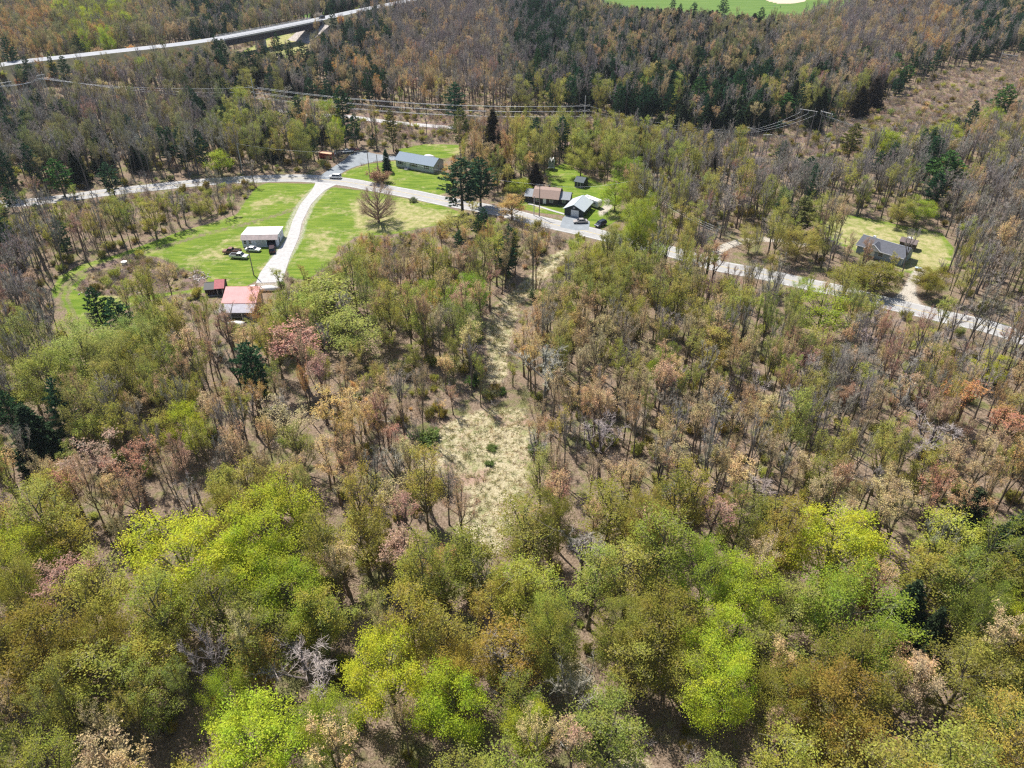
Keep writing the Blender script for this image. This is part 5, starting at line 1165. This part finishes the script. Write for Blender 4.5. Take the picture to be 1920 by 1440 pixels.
# openings seen in the photo: a tree whose crown would stand across one is (mostly) not planted
VIS = [(q, .95) for q in LAWNS[:5]] + [(DRY[0], .97), (DRY[1], .72)] + [
 ([(1105, -10), (1540, -10), (1500, 22), (1400, 24), (1290, 13), (1180, 8)], .96), ([(130, 95), (400, 66), (670, 10), (672, 28), (605, 55), (560, 92), (470, 96), (400, 86), (130, 114)], .93), ([(0, 112), (130, 92), (130, 116), (0, 130)], .6),
 ([(735, 278), (835, 288), (840, 332), (735, 325)], .98), ([(590, 275), (720, 275), (720, 300), (640, 335), (590, 320)], .97), ([(450, 420), (545, 420), (535, 500), (420, 495)], .98), ([(385, 538), (475, 538), (462, 568), (420, 570)], .7), ([(470, 535), (530, 535), (530, 555), (470, 555)], .7),
 ([(975, 340), (1080, 345), (1135, 358), (1140, 400), (1105, 432), (1050, 430), (975, 395)], .96), ([(1015, 295), (1100, 300), (1150, 345), (1100, 355), (1020, 345)], .8), ([(1590, 428), (1715, 442), (1720, 470), (1695, 502), (1682, 498), (1640, 470), (1588, 456)], .9), ([(1600, 412), (1700, 425), (1785, 445), (1785, 500), (1720, 520), (1690, 440)], .85),
 ([(1690, 510), (1730, 520), (1700, 560), (1740, 590), (1680, 580)], .8), ([(1640, 225), (1760, 140), (1925, 105), (1925, 185), (1800, 215), (1700, 250)], .85), ([(1380, 252), (1560, 245), (1640, 265), (1600, 290), (1380, 290)], .85), ([(648, 212), (725, 225), (725, 236), (648, 224)], .9), ([(520, 205), (648, 212), (648, 224), (520, 215)], .5), ([(640, 205), (860, 222), (900, 260), (700, 250)], .5),
 ([(650, 690), (720, 665), (800, 690), (860, 750), (760, 765), (660, 735)], .6), ([(1440, -5), (1830, -5), (1830, 8), (1650, 6)], .6)]
rd = [(x, y) for x, y in ROAD if 230 <= x <= 1140]; VIS.append(([(x, y - 9) for x, y in rd] + [(x, y + 11) for x, y in rd[::-1]], .94))
rd = [(x, y) for x, y in ROAD if -10 <= x <= 240]; VIS.append(([(x, y - 8) for x, y in rd] + [(x, y + 8) for x, y in rd[::-1]], .6))
rd = [(x, y) for x, y in ROAD if 1140 <= x <= 1330]; VIS.append(([(x, y - 8) for x, y in rd] + [(x, y + 8) for x, y in rd[::-1]], .45))
rd = [(x, y) for x, y in ROAD if 1330 <= x <= 1860]; VIS.append(([(x, y - 10) for x, y in rd] + [(x, y + 11) for x, y in rd[::-1]], .72))
VIS += [([(2, 148), (50, 148), (50, 184), (2, 184)], .8), ([(84, 134), (112, 134), (112, 172), (84, 172)], .8), ([(477, 144), (494, 144), (494, 195), (477, 195)], .85), ([(1084, 178), (1106, 178), (1106, 222), (1084, 222)], .85), ([(1490, 198), (1560, 198), (1560, 262), (1490, 262)], .8), ([(1794, 238), (1812, 238), (1812, 268), (1794, 268)], .8), ([(1866, 96), (1900, 96), (1900, 120), (1866, 120)], .8)]
VIS += [([(x - w_ * .3, y - w_ * .3), (x + w_ * .3, y - w_ * .3), (x + w_ * .3, y + w_ * .35), (x - w_ * .3, y + w_ * .35)], .75) for x, y, w_, h_, c_, s_, l_ in HAND if c_ in 'pPhHqs' or s_ in ('maple', 'birch')]
wl = [(0, 162), (100, 146), (280, 150), (485, 152), (640, 168), (760, 180), (860, 190), (960, 192), (1094, 190), (1250, 208), (1400, 225)]; VIS.append(([(x, y - 4) for x, y in wl] + [(x, y + 12) for x, y in wl[::-1]], .55))
VIS = [(np.array(q, float), pr, np.min(q, 0), np.max(q, 0)) for q, pr in VIS]
def blocks(x, y, h, wd, dense):
    S = []
    z0 = H(x, y)
    for f in (.5, .75, .97):
        a, b_, s = PJ(x, y, z0 + h * f); hw2 = wd * s * (.36 if f < .9 else .15)
        S += [(a, b_), (a - hw2, b_), (a + hw2, b_)]
    S = np.array(S); lo, hi = S.min(0), S.max(0)
    for q, pr, ql, qh in VIS:
        if hi[0] < ql[0] or lo[0] > qh[0] or hi[1] < ql[1] or lo[1] > qh[1]: continue
        if inside(S, q).any() and rng.random() < pr: return True
    return False
# extra keep-clear windows so that roads, houses and the trail stay visible from the air (sight lines over low growth)
P2 = P[~bad]; sc2 = scrub[~bad]
LOWZ = [gp(q) for q in ([(0, 392), (240, 366), (430, 345), (500, 345), (470, 375), (330, 420), (0, 480)], [(900, 405), (1060, 440), (1050, 480), (1000, 500), (900, 460)], [(1330, 515), (1560, 560), (1850, 630), (1850, 660), (1500, 600), (1320, 545)],
        [(640, 690), (720, 650), (800, 680), (880, 740), (870, 780), (760, 775), (650, 745)], [(735, 450), (860, 440), (930, 470), (900, 560), (760, 540), (660, 500)], [(400, 620), (520, 620), (560, 690), (400, 690)],
        [(730, 285), (930, 285), (930, 240), (650, 240)])]
LOWD = [.45, .5, .8, .75, .8, .55, .5]
auto = []; brush = []
GREYZ = gp([(1180, 300), (1920, 330), (1920, 470), (1780, 470), (1480, 400), (1180, 420)])
for (x, y), sc_ in zip(P2, sc2):
    px, py, s = PJ(x, y, H(x, y)); q = rng.random()
    if sc_ > .4: 
        if q < .75: brush.append((x, y))
        continue
    hfac = 1.0; low = None
    for z, dn_ in zip(LOWZ, LOWD):
        if inside(np.array([[x, y]]), z)[0]: low = dn_
    if low is not None:
        if rng.random() > low: brush.append((x, y)); continue
        hfac = .6
    hm = rng.uniform(12, 20) * hfac
    cx, cy_, s = PJ(x, y, H(x, y) + hm * .62)
    gx = min(15, max(0, int((cx + rng.uniform(-35, 35)) // 120))); gy = min(11, max(0, int((cy_ + rng.uniform(-30, 30)) // 120)))
    code = rng.choice(GRID[gy][gx])
    if cy_ > 900 and rng.random() < .42: continue
    if code == 'r' and cy_ < 330 and rng.random() < .5: code = rng.choice('gbv')
    if inside(np.array([[x, y]]), GREYZ)[0] and rng.random() < .5: code = rng.choice('gggv')
    shape = rng.choice(SHAPE[code])
    tn = TINT[code]
    if code in 'ol' and (cy_ < 150 or (cy_ < 320 and cx < 420)): tn = (.27, .265, .11) if code == 'o' else (.30, .34, .12)
    if code == 'o' and (cy_ < 150 or (cy_ < 330 and cx < 420)) and rng.random() < .3: shape = 'bare'; code = 'g'; tn = TINT['g']
    if code in 'oO' and cy_ > 930: tn = rng.choice(((.34, .31, .065), (.42, .35, .075), (.31, .33, .065), (.40, .40, .08)))
    if shape in ('pine', 'spruce', 'hemlock'): hm = rng.uniform(13, 19) * (1 if hfac == 1 else .6); wm = rng.uniform(5.2, 8.0)
    elif shape == 'leaf': wm = rng.uniform(6.0, 9.5)
    elif shape == 'sparse': wm = rng.uniform(4.8, 7.4)
    else: wm = rng.uniform(3.4, 6.2)
    if shape == 'leaf' and rng.random() < .4: shape = 'sparse'
    if shape == 'airy' and cy_ > 930 and rng.random() < .75: shape = 'sparse' if rng.random() < .7 else 'leaf'; wm = rng.uniform(5.6, 8.8)
    if cy_ > 900 and shape in ('bare', 'bud', 'sparse'): wm *= 1.18
    if hfac < 1: wm *= .75
    if shape == 'hemlock': wm = rng.uniform(7.5, 10.5); hm = min(hm, rng.uniform(10, 16))
    ok = False
    for f in (1, .7, .45):
        if not blocks(x, y, hm * f, wm * (f + .2 if f < 1 else 1), 1): ok = True; hm *= f; wm *= (f + .2 if f < 1 else 1); break
    if not ok:
        if rng.random() < .6: brush.append((x, y))
        continue
    auto.append(dict(x=x, y=y, h=hm, w=wm, code=code, shape=shape, var=rng.randrange(42), rz=rng.uniform(0, 6.28), t=jit(tn, a=.22), cx=cx, cy=cy_, s=s))
# ---- which of them become things of their own
NUM = 1
def inframe(a): return -10 < a['cx'] < 1930 and -10 < a['cy'] < 1450
quota = {'bare_tree': 290, 'budding_tree': 290, 'leafy_tree': 150, 'pine_tree': 130, 'hemlock_tree': 60, 'spruce_tree': 40}
for (px, py, wpx, hm, code, shape, lb) in HAND:
    n = NAME[shape]; quota[n] = quota.get(n, 0) - 1
LANDX = LAND + [(490, 450, 'the white workshop'), (445, 570, 'the red-roofed house'), (783, 305, 'the grey ranch house'), (1030, 365, 'the brown-roofed house'), (1650, 465, 'the dormer house'), (910, 850, 'the grassy clearing'), (935, 640, 'the grassy trail'), (1130, 1350, 'the lower trail'),
    (530, 60, 'the highway bridge'), (611, 335, 'the road junction'), (1400, 510, 'the road on the right'), (110, 375, 'the road at the left edge'), (1850, 612, 'the road at the right edge'), (300, 500, 'the rubble by the lawn'), (1095, 215, 'the white transmission pole'), (1505, 240, 'the clearing pylons')]
SHORT = []
for px, py, lb in LANDX:
    t = lb if lb.startswith('the ') else None
    SHORT.append((px, py, t))
SHORT = [q for q in SHORT if q[2]]
# short names for the hand-placed trees that stand out most
SHORT += [(515, 970, 'the pale broad tree'), (1370, 1100, 'the round yellow-green tree'), (180, 1300, 'the lower left olive crowns'), (1180, 1070, 'the open olive-gold tree'), (620, 560, 'the loose light green tree'), (1500, 455, 'the leafy tree by the dormer house'), (1725, 392, 'the yard tree'), (340, 1045, 'the large bright domed tree'), (1562, 1035, 'the bright yellow domed tree'), (1600, 1165, 'the light green broad tree'), (730, 1270, 'the bright lime tree'), (480, 1400, 'the domed tree at the bottom edge'), (75, 1240, 'the wide olive tree at lower left'),
    (352, 805, 'the small lime tree'), (160, 665, 'the soft green trees at left'), (470, 700, 'the isolated dark pine'), (222, 600, 'the dark pines by the loop'), (866, 345, 'the big roadside pine'), (928, 258, 'the near-black spruce'), (706, 378, 'the big bare maple'), (1236, 688, 'the small vivid green tree'),
    (1022, 690, 'the tall bare grey tree'), (1130, 835, 'the purple-grey spreading tree'), (1598, 690, 'the pale dead-looking tree'), (1838, 665, 'the white birches'), (1815, 755, 'the orange-red tree'), (560, 660, 'the pinkish tree by the pine'), (200, 870, 'the reddish trees at left'), (620, 775, 'the orange-brown tree'), (1540, 585, 'the feathery green tree'),
    (1770, 335, 'the pine behind the dormer house'), (1656, 270, 'the rounded lime tree by the pylons'), (1905, 1020, 'the dark hemlock at the right edge'), (1700, 1145, 'the dark hemlocks on the right'), (1330, 980, 'the dull red tree'), (750, 1050, 'the pink-red tree'), (120, 1105, 'the red-brown tree at left'),
    (990, 1370, 'the small tree at bottom centre'), (1240, 1190, 'the broad olive tree'), (1560, 1330, 'the wide shaded olive tree'), (1650, 1425, 'the orange tree at the bottom edge'), (1800, 1280, 'the olive-gold tree at right'), (1880, 1160, 'the small lime tree at the right edge'), (66, 820, 'the dark evergreen at left'), (872, 555, 'the vivid green tree by the trail'),
    (851, 190, 'the pine amid the power lines'), (1014, 32, 'the pine trio at top centre'), (1308, 175, 'the green pine left of the pylons'), (108, 330, 'the bright green pine at left'), (1846, 62, 'the very tall pine at top right'), (575, 1265, 'the bare pinkish-grey tree'), (1420, 730, 'the dark purple-grey tree'), (40, 1045, 'the yellow-green tree at the left edge')]
CN = {'y': 'yellow-green', 'Y': 'lime', 'o': 'olive', 'O': 'dark olive', 'l': 'light green', 'L': 'vivid green', 'b': 'tan', 'r': 'reddish', 'R': 'orange-red', 'k': 'orange-tinted', 'g': 'grey', 'v': 'purple-grey', 'w': 'white', 'p': 'dark green', 'P': 'green', 'q': 'olive', 'h': 'dark', 'H': 'near-black', 's': 'dark'}
SN = {'airy': 'thin-leafed tree', 'leaf': 'leafy tree', 'sparse': 'sparsely leafed tree', 'bud': 'budding tree', 'bare': 'bare tree', 'pine': 'pine', 'spruce': 'spruce', 'hemlock': 'hemlock', 'birch': 'birch'}
auto.sort(key=lambda a: -a['s'])
chosen = []; rest = []
for a in auto:
    n = NAME[a['shape']]
    if inframe(a) and quota.get(n, 0) > 0: quota[n] -= 1; a['n'] = n; chosen.append(a)
    else: rest.append(a)
groups = {}
for a in chosen:
    l = min(SHORT, key=lambda q: (q[0] - a['cx']) ** 2 + (1.2 * (q[1] - a['cy'])) ** 2); dx, dy = a['cx'] - l[0], a['cy'] - l[1]; ax = abs(dx) > abs(dy)
    rel = ('right of' if dx > 0 else 'left of') if ax else ('below' if dy > 0 else 'above')
    key = (CN[a['code']], SN[a['shape']], rel, l[2]); groups.setdefault(key, []).append((dx * dx + dy * dy, a))
W_ = 'sixteenth seventeenth eighteenth nineteenth twentieth twenty-first twenty-second twenty-third twenty-fourth twenty-fifth twenty-sixth twenty-seventh twenty-eighth twenty-ninth thirtieth thirty-first thirty-second thirty-third thirty-fourth thirty-fifth thirty-sixth thirty-seventh thirty-eighth thirty-ninth fortieth'.split()
ORD = ['nearest', 'second nearest', 'third nearest', 'fourth nearest', 'fifth nearest', 'sixth nearest', 'seventh nearest', 'eighth nearest', 'ninth nearest', 'tenth nearest', 'eleventh nearest', 'twelfth nearest', 'thirteenth nearest', 'fourteenth nearest', 'fifteenth nearest'] + [w_ + ' nearest' for w_ in W_]
for (c, sn, rel, l), L in groups.items():
    L.sort(key=lambda q: q[0])
    for k, (_, a) in enumerate(L):
        if len(L) == 1: a['lb'] = f'{c} {sn} {rel} {l}'
        elif k == len(L) - 1: a['lb'] = f'{c} {sn} farthest out {rel} {l}'
        else: a['lb'] = f'{ORD[min(k, 39)]} {c} {sn} {rel} {l}'
for a in chosen:
    d = KINDS[a['shape']][a['var'] % len(KINDS[a['shape']])]
    place(a['shape'], a['var'], a['x'], a['y'], a['w'] / d['W'], a['h'] / d['H'], a['rz'], a['t'], a['lb'], GNAME[a['shape']])
# individual green bushes in and around the clearing
for px, py, wm, hm, tt, lb in [(800, 828, 6.5, 1.8, (0.17, .23, .065), 'wide vivid green bush at the upper left of the grassy clearing'), (923, 842, 2.4, .9, (0.17, .23, .065), 'small dark green bush in the middle of the grassy clearing'), (918, 871, 2.0, .9, (0.17, .23, .065), 'dark green bush below the small one in the clearing middle'),
    (862, 1058, 6, 3.0, (0.17, .23, .065), 'large green bush at the lower end of the grassy clearing'), (1125, 1392, 4.5, 1.8, (0.17, .23, .065), 'green bush in the lower trail near the photo bottom'), (1133, 1342, 2.2, 1.0, (0.17, .23, .065), 'small green bush just above the one in the lower trail'), (888, 722, 4, 2.2, (.09, .16, .035), 'green bush where the grassy trail narrows'),
    (940, 738, 2.6, 1.4, (.08, .14, .035), 'green bush right of the trail narrowing'), (1006, 560, 5, 3, (.10, .15, .05), 'green bush right of the trail bend'), (374, 400, 4.5, 3, (.30, .33, .06), 'round yellow-green bush at the upper left of the lawn'), (775, 378, 3, 1.5, (.22, .25, .12), 'small pale bush at the roadside right of the bare maple'), (1005, 850, 3.5, 3, (0.17, .23, .065), 'dark green bush at the foot of the tall tree right of the clearing')]:
    p = G(px, py); d = KINDS['bush'][rng.randrange(3)]; place('bush', rng.randrange(3), p.x, p.y, wm / 2.8, hm / 2.2, rng.uniform(0, 6), tt, lb, None)

# ---- everything beyond: one scatter each, geometry nodes on a point mesh
def scatter(name, rows, shapes, label, cat):
    """rows: (x, y, z, shape, var, sx, sz, rz, tint)"""
    pc_ = bpy.data.collections.new(name + '_kinds'); idx = {}; n = 0
    for k in shapes:
        for j, d in enumerate(KINDS[k]):
            o = bpy.data.objects.new(f'{n:02d}_{k}', d['full']); pc_.objects.link(o); idx[(k, j)] = n; n += 1
    me = bpy.data.meshes.new(name); N = len(rows); me.vertices.add(N)
    me.vertices.foreach_set('co', np.array([r[:3] for r in rows], np.float32).ravel())
    def at(nm, ty, data, key='value'): a = me.attributes.new(nm, ty, 'POINT'); a.data.foreach_set(key, data)
    at('kind_index', 'INT', np.array([idx[(r[3], r[4] % len(KINDS[r[3]]))] for r in rows], np.int32))
    at('turn', 'FLOAT_VECTOR', np.array([(0, 0, r[7]) for r in rows], np.float32).ravel(), 'vector'); at('size', 'FLOAT_VECTOR', np.array([(r[5], r[5], r[6]) for r in rows], np.float32).ravel(), 'vector')
    at('tint', 'FLOAT_COLOR', np.array([(*r[8], 1) for r in rows], np.float32).ravel(), 'color')
    o = bpy.data.objects.new(name, me); COL.objects.link(o); tag(o, label, cat, kind='stuff')
    ng = bpy.data.node_groups.new(name, 'GeometryNodeTree'); ng.interface.new_socket('Geometry', in_out='INPUT', socket_type='NodeSocketGeometry'); ng.interface.new_socket('Geometry', in_out='OUTPUT', socket_type='NodeSocketGeometry')
    nd, lk = ng.nodes, ng.links; gi = nd.new('NodeGroupInput'); go = nd.new('NodeGroupOutput'); ip = nd.new('GeometryNodeInstanceOnPoints'); ci = nd.new('GeometryNodeCollectionInfo'); ci.inputs['Collection'].default_value = pc_
    ci.inputs['Separate Children'].default_value = True; ci.inputs['Reset Children'].default_value = True; ip.inputs['Pick Instance'].default_value = True
    def na(nm, ty): a = nd.new('GeometryNodeInputNamedAttribute'); a.data_type = ty; a.inputs['Name'].default_value = nm; return [s for s in a.outputs if s.enabled and s.name == 'Attribute'][0]
    er = nd.new('FunctionNodeEulerToRotation'); lk.new(na('turn', 'FLOAT_VECTOR'), er.inputs[0])
    lk.new(gi.outputs[0], ip.inputs['Points']); lk.new(ci.outputs[0], ip.inputs['Instance']); lk.new(na('kind_index', 'INT'), ip.inputs['Instance Index']); lk.new(er.outputs[0], ip.inputs['Rotation']); lk.new(na('size', 'FLOAT_VECTOR'), ip.inputs['Scale']); lk.new(ip.outputs[0], go.inputs[0])
    md = o.modifiers.new('scatter', 'NODES'); md.node_group = ng; return o
rows = []
for a in rest:
    d = KINDS[a['shape']][a['var'] % len(KINDS[a['shape']])]; rows.append((a['x'], a['y'], H(a['x'], a['y']) - .1, a['shape'], a['var'], a['w'] / d['W'], a['h'] / d['H'], a['rz'], a['t']))
scatter('distant_woodland', rows, ['airy', 'bare', 'birch', 'bud', 'hemlock', 'leaf', 'pine', 'sparse', 'spruce'], 'far mixed spring woodland of bare, budding and evergreen trees', 'woodland')
# undergrowth
rows = []
U1 = P[(~bad)]; 
for (x, y) in U1:
    if y > 420 and rng.random() < .5: continue
    for _ in range(1 if y > 380 else 3):
        if rng.random() < .6:
            xx, yy = x + rng.uniform(-2.4, 2.4), y + rng.uniform(-2.4, 2.4); k = 'bush' if rng.random() < .27 else 'brush'; c = TINT[rng.choice('obgrg' if k == 'brush' else 'OOol')]; s = rng.uniform(.4, 1.15)
            rows.append((xx, yy, H(xx, yy), k, rng.randrange(3), s, s * rng.uniform(.8, 1.4), rng.uniform(0, 6.28), jit(c, a=.3)))
for (x, y) in brush:
    for _ in range(10):
        xx, yy = x + rng.uniform(-2.8, 2.8), y + rng.uniform(-2.8, 2.8); k = 'bush' if rng.random() < (.14 if y < 260 else .03) else 'brush'; c = TINT[rng.choice('bbrgvb' if k == 'brush' else 'oobbl')]; s = rng.choice((.3, .4, .4, .5, .6, .95)) * (.6 if k == 'bush' and y < 260 else 1)
        rows.append((xx, yy, H(xx, yy), k, rng.randrange(3), s, s * rng.uniform(.7, 1.3), rng.uniform(0, 6.28), jit(c, a=.3)))
nbk = []
for i in range(0, len(hp), 1):
    if i0 - 1 < i < i1 + 1: continue
    d = (hp[min(i + 1, len(hp) - 1)] - hp[max(0, i - 1)]); d.z = 0; d.normalize()
    for _ in range(5):
        off = rng.uniform(7, 18) * rng.choice((-1, 1)); q = hp[i] + Vector((-d.y, d.x, 0)) * off + d * rng.uniform(-3, 3); z = (HZ - .12) * (1 - (abs(off) - 5.6) / 13.4) - 1.5 * (abs(off) - 5.6) / 13.4
        s = rng.uniform(.7, 1.9); nbk.append((q.x, q.y, z - .2, rng.choice(('bush', 'brush')), rng.randrange(3), s, s * rng.uniform(.9, 1.5), rng.uniform(0, 6), jit(TINT[rng.choice('obrkg')], a=.3)))
Q = np.array([[r[0], r[1]] for r in rows]); okq = (mask(Q, LAWNS, .5) * (1 - mask(Q, SCRUB[2:], .5)) < .3) & (mask(Q, DRY, .5) < .35) & (mask(Q, [PAD, PAD2, PAD3, GR_R], .5) < .3) & (dist_line(Q, gp(ROAD)) > 5) & (dist_line(Q, gp(DRIVE)) > 4.5) & (dist_line(Q, gp(TRACK)) > 2) & (dist_line(Q, gp(FAR)) > 3) & (dist_line(Q, np.array([[p.x, p.y] for p in hp[::4]])) > 7)
for q in blk: okq &= ~inside(Q, q)
rows = [r for r, k in zip(rows, okq) if k]
rows += nbk
scatter('undergrowth', rows, ['brush', 'bush'], 'brushy undergrowth and saplings on the woodland floor', 'undergrowth')
# dry grass in the clearings and on the rough ground
rows = []
for poly, dens, cols in [(q, 1.3, ((.55, .49, .32), (.48, .42, .25), (.30, .30, .13))) for q in DRY] + [(SCRUB[2], .5, ((.42, .36, .2), (.26, .28, .09))), (SCRUB[0], .10, ((.40, .30, .2), (.42, .36, .2)))]:
    g = gp(poly); lo, hi = g.min(0), g.max(0); n = int((hi[0] - lo[0]) * (hi[1] - lo[1]) * dens); r_ = np.random.default_rng(7); Z = np.column_stack([r_.uniform(lo[0], hi[0], n), r_.uniform(lo[1], hi[1], n)]); Z = Z[inside(Z, g)]
    Z = Z[(dist_line(Z, gp(TRACK)) > 1.6) & (dist_line(Z, gp(FAR)) > 3)]
    for x, y in Z: s = rng.uniform(.6, 1.5); rows.append((x, y, H(x, y), 'tuft', rng.randrange(3), s, s * rng.uniform(.6, 1.2), rng.uniform(0, 6.28), jit(rng.choice(cols), a=.2)))
scatter('dry_grass', rows, ['tuft'], 'matted straw-coloured dry grass in the clearings', 'grass')
print('trees', len(auto), 'single', len(chosen), 'hand', len(HAND), 'maxgroup', max(len(v) for v in groups.values()), 'brush', len(brush), 'grass', len(rows))

# ---- thin spring haze: pale air that the far woods fade into
HAZE = 0.00006
hz = MB(); hz.box(-1500, 1500, -60, 1500, -3.5, 104); ho = hz.build('haze', bpy.data.materials.new('haze_air')); tag(ho, 'thin pale air between the camera and the far woods', 'haze', kind='stuff')
hm_ = ho.data.materials[0]; N, L = nodes(hm_); N.remove(N['Principled BSDF']); pv = N.new('ShaderNodeVolumePrincipled'); pv.inputs['Color'].default_value = (.80, .87, 1, 1); pv.inputs['Density'].default_value = HAZE; pv.inputs['Anisotropy'].default_value = .2
L.new(pv.outputs[0], N['Material Output'].inputs['Volume'])
